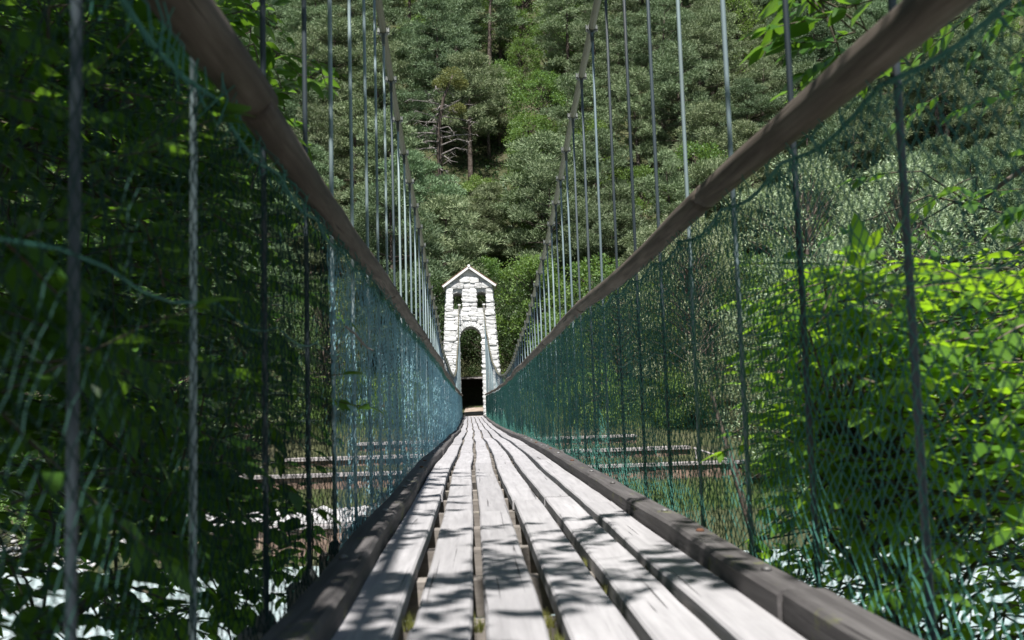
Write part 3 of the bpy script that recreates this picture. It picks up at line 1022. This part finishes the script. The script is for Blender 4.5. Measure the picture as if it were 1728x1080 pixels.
def leaf_crown(seed, H, Rr, n, size, start=0.15, clumps=90, droop=0.0, slim=0.55, pad=(0.16, 0.30)):
    r = np.random.RandomState(seed)
    tr, br = MB(), MB()
    lean = r.uniform(-0.08, 0.08, 2) * H
    axis_at = lambda t: np.array([lean[0] * t, lean[1] * t, H * t])
    tr.tube([axis_at(t) for t in np.linspace(-0.06, 0.8, 7)], [0.02 * H * (1.0 - t) + 0.012 for t in np.linspace(0, 0.85, 7)], 7)
    Vl, Fl, nb = [], [], 0
    for c in range(clumps):
        t = start + (1 - start) * r.rand() ** 0.85
        s = (t - start) / (1 - start)
        a = r.uniform(0, 6.283)
        rad = Rr * math.sqrt(max(0.03, 1 - (2 * s * 0.92 - 0.85) ** 2)) * (r.uniform(0.35, 1.0) ** 0.5) * (1 + 0.25 * math.sin(3 * a + seed))
        base = axis_at(max(0.05, t - 0.18))
        cp = axis_at(t) + np.array([math.cos(a) * rad, math.sin(a) * rad, r.normal(0, 0.1)])
        br.tube([base, (base + cp) / 2 + np.array([0, 0, 0.08 * rad]), cp], [0.012 * H * 0.4, 0.02, 0.007], 4, False)
        m = int(n / clumps * r.uniform(0.6, 1.4))
        pr = Rr * r.uniform(*pad)
        dirs = unit(r.normal(0, 1, (m, 3)))
        pos = cp + dirs * (pr * r.uniform(0.2, 1.0, m) ** 0.6)[:, None] * np.array([1, 1, 0.72])
        ax = unit(dirs + r.normal(0, 0.55, (m, 3)) + np.array([0, 0, 0.3 - droop]))
        nm = unit(r.normal(0, 0.42, (m, 3)) + dirs * 0.85 + np.array([0, 0, 0.45]))
        Vv, Ff = cards(pos, ax, nm, size * r.uniform(0.7, 1.3, m), size * slim * r.uniform(0.7, 1.3, m))
        Vl.append(Vv); Fl.append(Ff + nb); nb += len(Vv)
    return np.concatenate(Vl), np.concatenate(Fl), tr, br

def join_mesh(name, a, b, mat_a, mat_b):
    return None

PROTO = {}
def proto(key, gen, leaf_mat, bark='bark'):
    Vv, Ff, tr, br = gen
    cm = mesh_np('crown', Vv, Ff); cm.materials.append(M[leaf_mat])
    tm = tr.mesh('trunk', True); tm.materials.append(M[bark])
    bmh = br.mesh('branches'); bmh.materials.append(M[bark])
    PROTO[key] = (cm, tm, bmh)

for i in range(6):
    proto('pine%d' % i, pine_crown(100 + i, 10.5 + 1.4 * (i % 3), 2.5 + 0.35 * (i % 2), gaps=(0.24 if i < 4 else 0.36)), 'pine')
for i in range(3):
    proto('broad%d' % i, leaf_crown(200 + i, 7.0 + i, 2.5, 9000, 0.17), 'broad')
for i in range(2):
    proto('silver%d' % i, leaf_crown(300 + i, 9.5 + i, 3.1, 24000, 0.115, 0.05, 150, -0.2, 0.38, (0.11, 0.22)), 'silver')
for i in range(2):
    proto('dark%d' % i, leaf_crown(400 + i, 8.5 + i, 3.0, 15000, 0.13, 0.08, 130), 'darkbroad')
for i in range(2):
    proto('bush%d' % i, leaf_crown(500 + i, 2.6, 1.7, 4200, 0.13, 0.05, 45), 'broad')

proto('shade', leaf_crown(610, 8.0, 2.7, 16000, 0.13, 0.38, 110), 'darkbroad')

def tree(name, key, label, cat, x, y, group, sc=1.0, rot=0.0, z=None, sz=None):
    cm, tm, bmh = PROTO[key]
    root = empty(name, label, cat, (x, y, (ground_z(x, y) if z is None else z) - 0.1), group)
    root.scale = (sc, sc, sz or sc)
    root.rotation_euler = (0, 0, rot)
    link('crown', cm, None, root)
    t = link('trunk', tm, None, root)
    link('branches', bmh, None, t)
    return root

tr_ = random.Random(9)
# the forest on the hillside: jittered rows filling the wedge the photograph looks into
spots = []
y = 64.0
row = 0
while y < 122:
    half = 0.55 * y + 5
    pitch = 4.3 + (y - 60) * 0.028
    x = -half + (row % 2) * pitch / 2
    while x < half:
        spots.append((x + tr_.uniform(-1.3, 1.3), y + tr_.uniform(-1.5, 1.5)))
        x += pitch
    y += pitch * 0.86
    row += 1
cnt = {'pine': 0, 'broad': 0}
for (x, y) in spots:
    gully = abs(x - 1.5 - 0.10 * (y - 60)) < 3.2 + 0.5 * fnoise(y * 0.3, 2)
    if abs(x - 0.3) < 2.6 and y < 66.5:
        continue
    if abs(x + 2.2) < 3.4 and 69.5 < y < 80.5:
        continue
    if tr_.random() < (0.75 if gully else 0.20):
        i = tr_.randrange(3)
        tree('broadleaf_tree', 'broad%d' % i, 'light green broadleaf tree among the pines on the hillside', 'tree', x, y,
             'broadleaf trees on the hillside', tr_.uniform(0.7, 1.15), tr_.uniform(0, 6.28))
        cnt['broad'] += 1
    else:
        i = tr_.randrange(6)
        tree('pine_tree', 'pine%d' % i, 'grey-green pine in the dense forest covering the steep hillside', 'tree', x, y,
             'pines on the hillside', tr_.uniform(0.72, 1.12), tr_.uniform(0, 6.28))
        cnt['pine'] += 1
print('hillside trees', cnt)
for o in list(col.objects):
    if o.get('group') in ('pines on the hillside', 'broadleaf trees on the hillside'):
        q = project(o.location + Vector((0, 0, 7)))
        zx = 'left of the left cable' if q[0] < 690 else ('between the two main cables' if q[0] < 960 else 'right of the right cable')
        zy = 'at the foot of' if q[1] > 430 else ('halfway up' if q[1] > 150 else 'high on')
        kind = 'grey-green pine' if o.name.startswith('pine') else 'light green broadleaf tree'
        o['label'] = '%s %s the hillside, %s' % (kind, zy, zx)
        o['group'] = '%ss %s the hillside, %s' % (kind, zy, zx)

# big pines and leafy trees beside the tower
def named(name, key, label, x, y, sc, rot=0.0, group=None):
    return tree(name, key, label, 'tree', x, y, group, sc, rot)
named('pine_tree', 'pine1', 'tall dark pine rising just left of the white tower', -4.6, 59.5, 1.12, 1.0)
named('pine_tree', 'pine3', 'bushy pine behind the left edge of the white tower roof', -1.8, 65.0, 1.05, 2.0)
named('broadleaf_tree', 'broad2', 'bright green broadleaf tree right beside the white tower', 4.0, 58.5, 1.0, 0.5)
named('broadleaf_tree', 'broad1', 'pale green broadleaf tree a little right of the tower, behind the hanger rods', 7.2, 60.0, 1.1, 2.5)
named('broadleaf_tree', 'dark0', 'dark leafy tree on the slope seen through the tower arch', 1.2, 63.6, 0.8, 2.5)

named('broadleaf_tree', 'shade', 'dark tree overhanging the path from the left behind the tower', -2.8, 58.6, 1.0, 0.3)
named('broadleaf_tree', 'shade', 'dark tree overhanging the path from the right behind the tower', 3.1, 58.9, 0.95, 2.3)

# the half dead pine in the middle of the hillside
dx, dy = -2.2, 79.0
dz = ground_z(dx, dy)
dead = empty('dead_pine', 'half dead pine with bare grey branches and a yellow tuft high on the hillside', 'tree', (dx, dy, dz))
dr = random.Random(12)
mb = MB(); mb.tube([(0, 0, -0.3), (0.1, -0.2, 4), (0.0, -0.3, 8), (0.5, -0.5, 10.5), (1.3, -0.6, 12.4)], [0.26, 0.22, 0.17, 0.12, 0.05], 8); mb.build('trunk', 'bark', dead, True)
mb = MB()
for i in range(38):
    h = dr.uniform(3, 11.4); a = dr.uniform(0, 6.28); ln = dr.uniform(0.9, 3.6)
    b0 = Vector((0.1, -0.3, h)); tip = b0 + Vector((math.cos(a) * ln, math.sin(a) * ln - 0.3, dr.uniform(-1.0, 0.8)))
    mid = (b0 + tip) / 2 + Vector((dr.uniform(-.2, .2), 0, dr.uniform(-.1, .4)))
    mb.tube([b0, mid, tip], [0.06, 0.04, 0.012], 5)
    for q in range(5):
        f = dr.uniform(0.4, 1.0); p = mid + (tip - mid) * f
        mb.tube([p, p + Vector((dr.uniform(-.6, .6), dr.uniform(-.6, .6), dr.uniform(-.5, .3)))], [0.02, 0.006], 4)
mb.build('bare_branches', 'deadwood', dead)
r = np.random.RandomState(31); Vl = []; Fl = []; nb = 0
for (cx_, cy_, cz_, pr) in [(1.2, -0.6, 12.3, 0.8), (0.3, -0.5, 11.7, 0.55), (1.9, -0.5, 11.6, 0.5), (1.6, -0.5, 9.6, 0.55)]:
    m = 900
    d = unit(r.normal(0, 1, (m, 3))); pos = np.array([cx_, cy_, cz_]) + d * (pr * r.rand(m) ** 0.4)[:, None] * np.array([1.2, 1, 0.8])
    Vv, Ff = cards(pos, unit(d + r.normal(0, 0.4, (m, 3))), unit(r.normal(0, 1, (m, 3))), r.uniform(0.14, 0.26, m), r.uniform(0.04, 0.08, m))
    Vl.append(Vv); Fl.append(Ff + nb); nb += len(Vv)
link('yellow_tuft', mesh_np('yellow_tuft', np.concatenate(Vl), np.concatenate(Fl)), 'pine_yellow', dead)

for i, (x, y, sc) in enumerate([(-3.6, 74.5, 1.0), (-1.6, 73.0, 1.1), (0.4, 74.8, 0.9), (-2.4, 70.6, 1.1), (-4.4, 71.5, 1.0), (-0.2, 70.4, 1.0), (-3.0, 77.2, 0.9), (-0.6, 77.0, 0.9)]):
    tree('shrub', 'bush%d' % (i % 2), 'leafy bush on the slope below the half dead pine', 'shrub', x, y, 'bushes below the half dead pine', sc * 1.15, i * 1.1)
for (x, y, sc, key, lab) in [(-1.0, 71.6, 0.62, 'pine0', 'small pine just above the tower roof on the slope'), (-3.9, 69.4, 0.66, 'pine2', 'small pine below and left of the half dead pine'), (1.4, 73.0, 0.7, 'pine3', 'small pine below and right of the half dead pine')]:
    named('pine_tree', key, lab, x, y, sc, x)
named('broadleaf_tree', 'broad1', 'leafy tree in the hollow just right of the half dead pine', 0.9, 75.8, 0.8, 1.2)
# trees on the far river bank
ORD = ['nearest the bridge','second from the bridge','third from the bridge','fourth from the bridge','fifth from the bridge','sixth from the bridge','seventh from the bridge']
for i, (x, y, sc, key) in enumerate([(12.2, 34.0, 0.95, 'silver0'), (16.5, 36.5, 1.15, 'silver1'), (20.5, 35.0, 1.05, 'silver0'), (14.5, 42.5, 1.2, 'silver1'), (25.0, 38, 1.2, 'silver0'), (10.6, 46.5, 0.95, 'silver1')]):
    tree('riverside_tree', key, 'silvery green tree on the right bank, ' + ORD[[1, 3, 4, 2, 5, 0][i]], 'tree', x, y, 'silvery trees on the right bank', sc, i * 1.3)
for i, (x, y, sc, key) in enumerate([(-11.3, 37.5, 0.9, 'dark0'), (-14.5, 36.0, 1.05, 'dark1'), (-18.5, 38.0, 1.2, 'dark0'), (-9.8, 44.0, 0.9, 'dark1'), (-13.0, 45.0, 1.2, 'dark0'), (-23.5, 37, 1.2, 'dark1'), (-7.2, 50.0, 0.8, 'dark1')]):
    tree('riverside_tree', key, 'dark leafy tree on the left bank, ' + ORD[[2, 4, 5, 1, 3, 6, 0][i]], 'tree', x, y, 'dark trees on the left bank', sc, i * 1.7)
for i, (x, y, sc, key) in enumerate([(7.4, 50.5, 0.85, 'dark0'), (9.6, 54.0, 1.0, 'broad0'), (12.8, 52.0, 1.0, 'dark1'), (5.2, 55.0, 0.7, 'broad1'), (16.5, 50, 1.1, 'broad2')]):
    tree('riverside_tree', key, 'mid green tree behind the right bank walls, ' + ORD[[1, 2, 3, 0, 4][i]], 'tree', x, y, 'green trees behind the right bank walls', sc, i * 2.1)
# shrubs along the banks
sh = random.Random(15)
for i in range(34):
    if i < 14:
        x, y = sh.uniform(2.2, 10.0), sh.uniform(46.5, 57)
    elif i < 26:
        x, y = sh.uniform(-10.0, -2.2), sh.uniform(46.5, 57)
    elif i < 30:
        x, y = sh.uniform(10.6, 15.0), sh.uniform(32.5, 36)
    else:
        x, y = sh.uniform(-15.0, -10.5), sh.uniform(33.5, 36)
    side = 'right' if x > 0 else 'left'
    grp = 'shrubs on the far bank, %s of the footbridge' % side
    tree('shrub', 'bush%d' % (i % 2), 'low leafy shrub on the far bank, %s of the footbridge' % side, 'shrub', x, y, grp, sh.uniform(0.6, 1.05), sh.uniform(0, 6.28))

# undergrowth carpeting the slope between the trunks
n = 80000
yy = 60 + 60 * rs.rand(n) ** 1.1; xx = rs.uniform(-1, 1, n) * (0.56 * yy + 4)
keep = ~((np.abs(xx - 0.3) < 2.6) & (yy < 66))
xx, yy = xx[keep], yy[keep]; n = len(xx)
bumpy = np.array([max(0, fnoise(a * 0.5, b * 0.5, 2)) * 1.6 for a, b in zip(xx, yy)])
zz = np.array([ground_z(a, b) for a, b in zip(xx, yy)]) + bumpy * rs.rand(n) + 0.05
pos = np.stack([xx, yy, zz], 1)
Vv, Ff = cards(pos, unit(rs.normal(0, 1, (n, 3)) + np.array([0, -0.3, 0.5])), unit(rs.normal(0, 0.6, (n, 3)) + np.array([0, -0.3, 0.8])), rs.uniform(0.2, 0.5, n), rs.uniform(0.1, 0.24, n))
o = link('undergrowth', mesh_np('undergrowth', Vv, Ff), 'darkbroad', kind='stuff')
tag(o, 'low green undergrowth between the pines on the hillside', 'undergrowth')

# ------------------------------------------------------------------ foreground leaves
LV = np.array([(0, 0, 0), (0, .28, 0), (0, .52, 0), (0, .78, 0), (0, 1, 0),
               (-.20, .17, .03), (-.27, .40, .05), (-.17, .72, .04), (.20, .17, .03), (.27, .40, .05), (.17, .72, .04)], dtype=float)
LV[:, 2] -= 0.16 * LV[:, 1] ** 2
LF3 = np.array([[0, 1, 5], [3, 4, 7], [0, 8, 1], [3, 10, 4]])
LF4 = np.array([[1, 2, 6, 5], [2, 3, 7, 6], [1, 8, 9, 2], [2, 9, 10, 3]])
LEAF_FACES = LF3.tolist() + LF4.tolist()
def leaf_proto(mat, k):
    V2 = LV.copy()
    V2[:, 2] += [0.0, 0.03, -0.02][k] * np.sin(V2[:, 1] * 5 + k)
    V2[:, 0] += [0.0, 0.05, -0.06][k] * V2[:, 1] ** 2
    me = mesh_np('leaf', V2, LEAF_FACES, True)
    me.materials.append(M[mat])
    return me

class Foliage:
    def __init__(self, name, label, cat, loc, mat, seed):
        self.root = empty(name, label, cat, loc)
        self.o = Vector(loc)
        self.mat = mat
        self.r = random.Random(seed)
        self.limbs = []          # (points)
        self.wood = MB(); self.twigs = MB()
        self.leaves = []         # (pos, axis, normal, size)

    def limb(self, pts, r0, r1, n=8, mb=None):
        pts = [Vector(p) for p in pts]
        # smooth the polyline a little
        fine = []
        for i in range(len(pts) - 1):
            p0 = pts[max(i - 1, 0)]; p1 = pts[i]; p2 = pts[i + 1]; p3 = pts[min(i + 2, len(pts) - 1)]
            for k in range(6):
                t = k / 6
                fine.append(0.5 * ((2 * p1) + (p2 - p0) * t + (2 * p0 - 5 * p1 + 4 * p2 - p3) * t * t + (3 * p1 - p0 - 3 * p2 + p3) * t ** 3))
        fine.append(pts[-1])
        m = len(fine)
        (mb or self.wood).tube([p - self.o for p in fine], [r0 + (r1 - r0) * i / (m - 1) for i in range(m)], n)
        self.limbs += fine

    def spray(self, o, d, L, size, droop=0.35, step=0.042, flat=0.25, connect=True, free=False):
        r = self.r
        o = Vector(o); d = Vector(d).normalized()
        if not free and o.y > 0.4 and o.z < 3.0:
            lim = 0.60 if o.x < 0 else 0.92      # stay outside the nets
            if o.x < 0 and o.x + d.x * L + 0.08 > -lim:
                d.x = min(d.x, (-lim - 0.08 - o.x) / L); d.normalize()
            if o.x > 0 and o.x + d.x * L - 0.08 < lim:
                d.x = max(d.x, (lim + 0.08 - o.x) / L); d.normalize()
        if connect and self.limbs:
            best = min(self.limbs[::2], key=lambda p: (p - o).length)
            if (best - o).length < 0.6:
                mid = (best + o) / 2 + Vector((r.uniform(-.05, .05), r.uniform(-.05, .05), r.uniform(0, .10)))
                self.twigs.tube([best - self.o, mid - self.o, o - self.o], [0.005, 0.004, 0.003], 4, False)
        n = max(3, int(L / step))
        pts = []
        p = o.copy(); dd = d.copy()
        side = d.cross(Vector((0, 0, 1)))
        if side.length < 0.1:
            side = Vector((1, 0, 0))
        side.normalize()
        for i in range(n + 1):
            pts.append(p.copy())
            dd = (dd + Vector((r.uniform(-.08, .08), r.uniform(-.08, .08), -droop * step * 1.6 + r.uniform(-.05, .05)))).normalized()
            p = p + dd * step
        self.twigs.tube([q - self.o for q in pts], [0.0035 - 0.0022 * i / n for i in range(n + 1)], 4, False)
        for i in range(1, n + 1):
            s = 1 if i % 2 else -1
            t = (pts[i] - pts[i - 1]).normalized()
            ax = (t * r.uniform(0.5, 0.95) + side * s * r.uniform(0.6, 1.0) + Vector((0, 0, r.uniform(-.45, .12)))).normalized()
            nm = Vector((r.uniform(-1, 1) * flat * 2.2, r.uniform(-1, 1) * flat * 2.2, 1)).normalized()
            sz = size * r.uniform(0.65, 1.2) * (0.75 + 0.25 * math.sin(math.pi * i / n))
            self.leaves.append((pts[i], ax, nm, sz))
            if r.random() < 0.35:
                ax2 = (t * 0.7 - side * s * r.uniform(0.5, 1) + Vector((0, 0, r.uniform(-.4, .2)))).normalized()
                self.leaves.append((pts[i], ax2, nm, sz * 0.9))
        self.leaves.append((pts[-1], (pts[-1] - pts[-2]).normalized(), Vector((r.uniform(-.3, .3), r.uniform(-.3, .3), 1)).normalized(), size * 1.05))

    def finish(self, n_obj=280):
        if self.wood.V:
            tr = self.wood.build('trunk', 'bark', self.root, True)
        if self.twigs.V:
            self.twigs.build('twigs', 'twig', self.root, kind='stuff')
        sc = []
        for i, (p, ax, nm, sz) in enumerate(self.leaves):
            q = project(p + ax * sz * 0.5)
            v = -1
            if q and -10 < q[0] < 1738 and -10 < q[1] < 1090:
                v = sz / q[2]
            sc.append(v)
        order = sorted(range(len(sc)), key=lambda i: -sc[i])
        own = set(i for i in order[:n_obj] if sc[i] > 0)
        protos = [leaf_proto(self.mat, k) for k in range(3)]
        Vs = []
        cnt = 0
        for i, (p, ax, nm, sz) in enumerate(self.leaves):
            z = (nm - ax * nm.dot(ax))
            if z.length < 0.05:
                z = Vector((1, 0, 0)) - ax * ax.x
            z.normalize()
            x = ax.cross(z)
            if i in own:
                o = link('leaf', protos[i % 3], None, self.root)
                m = Matrix((x, ax, z)).transposed().to_4x4()
                o.matrix_local = Matrix.Translation(p - self.o) @ m @ Matrix.Diagonal((sz, sz, sz, 1))
            else:
                A = np.array([x, ax, z])
                Vs.append((LV * sz) @ A + np.array(p - self.o))
                cnt += 1
        if cnt:
            base = np.arange(cnt)[:, None, None] * 11
            f3 = (base + LF3[None]).reshape(-1, 3); f4 = (base + LF4[None]).reshape(-1, 4)
            # one mesh: triangles and quads
            Vall = np.concatenate(Vs)
            me = bpy.data.meshes.new('leaves')
            me.vertices.add(len(Vall)); me.vertices.foreach_set('co', Vall.astype(np.float32).ravel())
            idx = np.concatenate([f3.ravel(), f4.ravel()]).astype(np.int32)
            me.loops.add(len(idx)); me.loops.foreach_set('vertex_index', idx)
            tot = np.concatenate([np.full(len(f3), 3), np.full(len(f4), 4)]).astype(np.int32)
            me.polygons.add(len(tot))
            me.polygons.foreach_set('loop_start', np.concatenate([[0], np.cumsum(tot)[:-1]]).astype(np.int32))
            me.polygons.foreach_set('loop_total', tot)
            me.update(calc_edges=True)
            me.polygons.foreach_set('use_smooth', np.ones(len(tot), dtype=bool))
            me.materials.append(M[self.mat])
            link('leaves', me, None, self.root, kind='stuff')
        print(self.root.name, len(self.leaves), 'leaves', len(own), 'own')

def rnd_dir(r, bias, spread=0.7, z=(-0.25, 0.25)):
    v = Vector(bias) + Vector((r.uniform(-1, 1), r.uniform(-1, 1), 0)) * spread
    v.z = r.uniform(*z)
    return v.normalized()

# --- tree on the left of the bridge: its crown shades everything on that side
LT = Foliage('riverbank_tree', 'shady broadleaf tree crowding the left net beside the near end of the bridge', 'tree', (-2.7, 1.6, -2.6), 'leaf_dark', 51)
r = LT.r
LT.limb([(-2.7, 1.6, -3.0), (-2.6, 1.7, -1.2), (-2.45, 1.5, 0.6), (-2.5, 1.2, 2.4), (-2.3, 0.9, 4.2), (-2.1, 0.8, 5.6)], 0.13, 0.04, 10)
LT.limb([(-2.5, 1.6, 0.0), (-1.9, 2.6, 0.8), (-1.5, 3.6, 1.5), (-1.3, 4.6, 2.0)], 0.045, 0.012)
LT.limb([(-2.5, 1.5, 1.0), (-1.8, 2.0, 1.8), (-1.2, 2.4, 2.6), (-0.7, 2.7, 3.3)], 0.05, 0.012)
LT.limb([(-2.6, 1.7, -1.0), (-1.9, 2.3, -0.5), (-1.3, 2.8, -0.2), (-0.9, 3.2, 0.1)], 0.04, 0.01)
LT.limb([(-2.65, 1.7, -1.6), (-2.0, 2.6, -1.2), (-1.5, 3.4, -1.0), (-1.2, 4.2, -0.9)], 0.04, 0.01)
LT.limb([(-2.5, 1.4, 2.2), (-1.8, 0.6, 3.4), (-1.0, 0.2, 4.2), (-0.2, 0.2, 4.6)], 0.05, 0.012)
LT.limb([(-2.4, 1.1, 3.2), (-2.0, 2.2, 4.2), (-1.4, 3.2, 4.8), (-0.6, 3.8, 5.0)], 0.05, 0.012)
LT.limb([(-2.4, 1.1, 3.2), (-3.2, 1.8, 4.4), (-3.8, 2.6, 5.0)], 0.05, 0.015)
LT.limb([(-2.45, 1.3, 2.6), (-3.0, 0.2, 3.6), (-3.2, -1.0, 4.4), (-2.8, -1.8, 4.8)], 0.05, 0.015)
# visible sprays outside the net
for i in range(2300):
    y = r.uniform(1.35, 5.6)
    x = -0.68 - r.random() ** 1.2 * (0.6 + 0.42 * y)
    z = r.uniform(-2.3, 0.5 + 0.42 * y + 0.7)
    zrel = (z - 0.46) / y
    # keep looser towards the far end and low down, where the river shows through
    px = 798 + 1680 * x / y
    if px > 460 and r.random() < 0.85:
        continue
    if px > 380 and r.random() < 0.35:
        continue
    if z < -0.30 and r.random() < 0.42:
        continue
    LT.spray((x, y, z), rnd_dir(r, (0.5, -0.15, 0)), r.uniform(0.25, 0.5), r.uniform(0.075, 0.11))
for i in range(900):                      # the deeper mass of leaves behind
    y = r.uniform(3.0, 8.0)
    px = r.uniform(-60, 430)
    x = (px - 798) / 1680 * y - 0.1
    z = 0.46 + y * r.uniform(-0.075, 0.44)
    if px > 300 and r.random() < 0.5:
        continue
    LT.spray((x, y, z), rnd_dir(r, (0.3, -0.15, 0), 1.0), r.uniform(0.3, 0.5), r.uniform(0.10, 0.14), connect=False, step=0.05)
# the lit sprig over the handrail
LT.spray((-0.60, 2.35, 1.62), (0.9, 0.25, -0.25), 0.22, 0.095, 0.6, free=True)
LT.spray((-0.62, 2.45, 1.70), (0.8, 0.4, -0.1), 0.2, 0.09, 0.5, free=True)
# the crown overhead, out of the picture, that throws the shade
for i in range(1700):
    x = r.uniform(-4.8, -0.72); y = r.uniform(-3.6, 4.4)
    z = 3.2 + 2.6 * r.random() + 0.15 * max(0, y)
    LT.spray((x, y, z), rnd_dir(r, (0, 0, 0), 1.0), r.uniform(0.35, 0.6), r.uniform(0.11, 0.15), step=0.055)
for i in range(48):                       # thin ends reaching over the deck
    x = r.uniform(-0.75, 0.6); y = r.choice([r.uniform(-2.4, -1.2), r.uniform(-0.4, 0.7), r.uniform(-0.4, 1.2), r.uniform(0.2, 2.0)])
    z = r.uniform(3.6, 4.8)
    LT.spray((x, y, z), rnd_dir(r, (0.5, 0, 0), 0.8), r.uniform(0.3, 0.5), r.uniform(0.09, 0.12), connect=True)
LT.finish(295)

# --- sunlit shrub on the right
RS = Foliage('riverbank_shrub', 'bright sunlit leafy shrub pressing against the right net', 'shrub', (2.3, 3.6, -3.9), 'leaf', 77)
r = RS.r
RS.limb([(2.3, 3.6, -4.2), (2.2, 3.7, -2.6), (2.1, 3.6, -1.2), (2.2, 3.7, 0.2), (2.5, 3.8, 1.3)], 0.06, 0.015, 9)
RS.limb([(2.3, 3.6, -3.6), (1.9, 4.2, -2.2), (1.5, 4.6, -1.0), (1.3, 4.8, -0.1), (1.2, 5.0, 0.5)], 0.04, 0.008)
RS.limb([(2.3, 3.6, -3.4), (2.0, 3.1, -2.0), (1.6, 2.9, -0.9), (1.25, 2.9, -0.25), (1.05, 3.0, 0.05)], 0.04, 0.008)
RS.limb([(2.2, 3.7, -1.8), (1.7, 3.2, -0.55), (1.3, 3.3, -0.35), (1.05, 3.5, -0.3)], 0.025, 0.008)
RS.limb([(2.1, 3.6, -1.0), (2.7, 4.4, 0.0), (3.0, 4.8, 0.9)], 0.03, 0.01)
RS.limb([(1.7, 3.2, -0.55), (1.5, 3.0, -0.40), (1.2, 2.95, -0.05), (1.1, 2.95, 0.2)], 0.014, 0.005)
for i in range(2100):
    y = r.uniform(2.4, 4.6)
    px = r.uniform(1350, 1830)
    x = (px - 798) / 1680 * y
    if x < 0.90:
        x = 0.90 + r.random() * 0.25
    top = 0.46 + (0.075 + 0.055 * math.exp(-((px - 1420) / 60) ** 2) + 0.06 * smooth(1600, 1700, px) + 0.02 * fnoise(px * 0.02, 3)) * y
    z = top - r.random() ** 1.15 * 2.4
    py = 682 - 1680 * (z - 0.46) / y
    if py > 880 and r.random() < 0.68:
        continue
    RS.spray((x, y, z), rnd_dir(r, (-0.5, -0.25, 0), 0.9, (-0.2, 0.3)), r.uniform(0.20, 0.38), r.uniform(0.066, 0.10), 0.3)
RS.finish(290)

# --- the tree whose branch tips hang in at the upper right
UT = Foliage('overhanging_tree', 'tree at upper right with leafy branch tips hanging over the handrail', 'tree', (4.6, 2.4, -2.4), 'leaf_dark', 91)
r = UT.r
UT.limb([(4.6, 2.4, -3.0), (4.4, 2.3, 0.0), (4.2, 2.3, 2.6), (3.9, 2.2, 4.6)], 0.11, 0.03, 9)
UT.limb([(4.3, 2.3, 1.6), (3.2, 2.8, 2.2), (2.2, 3.1, 2.3), (1.4, 3.2, 2.1), (1.1, 3.3, 1.85)], 0.04, 0.006)
UT.limb([(4.2, 2.3, 2.4), (3.3, 2.4, 2.8), (2.4, 2.4, 2.7), (1.7, 2.5, 2.2)], 0.04, 0.006)
UT.limb([(4.3, 2.3, 1.2), (3.4, 3.4, 1.6), (2.6, 4.0, 1.5), (2.1, 4.1, 1.2)], 0.03, 0.006)
for i in range(16):
    UT.spray((r.uniform(1.15, 1.5), r.uniform(2.9, 3.5), r.uniform(1.52, 2.1)), rnd_dir(r, (-1, 0.1, 0), 0.5, (-0.5, 0.05)), r.uniform(0.15, 0.32), r.uniform(0.10, 0.13), 0.6, free=True)
for i in range(46):
    UT.spray((r.uniform(1.5, 2.6), r.uniform(2.2, 3.9), r.uniform(1.55, 2.5)), rnd_dir(r, (-0.8, 0, 0), 0.8, (-0.5, 0.1)), r.uniform(0.2, 0.4), r.uniform(0.09, 0.12), 0.6)
for i in range(10):
    UT.spray((r.uniform(1.7, 2.3), r.uniform(3.0, 4.2), r.uniform(1.0, 1.6)), rnd_dir(r, (-0.8, 0, 0), 0.8, (-0.6, 0.1)), r.uniform(0.2, 0.35), r.uniform(0.08, 0.11), 0.6)
for i in range(70):
    UT.spray((r.uniform(2.4, 5.0), r.uniform(0.5, 4.0), r.uniform(2.2, 4.6)), rnd_dir(r, (0, 0, 0), 1.0), r.uniform(0.3, 0.5), r.uniform(0.10, 0.13), step=0.055)
UT.finish(220)

# ------------------------------------------------------------------ small things
# moss and grass tufts sprouting between the planks near the camera
mr = random.Random(5)
tuft_spots = [(1, 2.32), (2, 2.28), (3, 2.30), (4, 2.62), (4, 3.05), (5, 2.9), (1, 2.05), (3, 2.1)]
for (row, ty) in tuft_spots:
    gx = xdeck(ty) - HALF + row * (pw + gap) - gap / 2
    mb = MB()
    for q in range(46):
        a = mr.uniform(0, 6.28); h = mr.uniform(0.012, 0.042)
        bx_, by_ = gx + mr.uniform(-0.010, 0.010), ty + mr.uniform(-0.03, 0.03)
        z0 = zdeck(ty) - 0.045
        tip = (bx_ + math.cos(a) * h * 0.3, by_ + math.sin(a) * h * 0.5, z0 + h)
        mb.add([(bx_ - 0.0015, by_, z0), (bx_ + 0.0015, by_, z0), tip], [[0, 1, 2]])
    o = mb.build('moss_tuft', 'moss')
    tag(o, 'small yellow-green moss tuft in a gap between the deck planks', 'moss', 'moss tufts between the planks')

# dry twig caught in the left net
mb = MB()
tx = -0.40
mb.tube([(tx, 3.20, 0.72), (tx + 0.02, 3.30, 0.70), (tx + 0.03, 3.42, 0.675), (tx + 0.01, 3.5, 0.70)], 0.004, 5)
mb.tube([(tx + 0.02, 3.30, 0.70), (tx + 0.05, 3.36, 0.66), (tx + 0.06, 3.45, 0.655)], 0.003, 5)
o = mb.build('dry_twig', 'deadwood')
tag(o, 'small dry curled twig caught in the left safety net', 'twig')
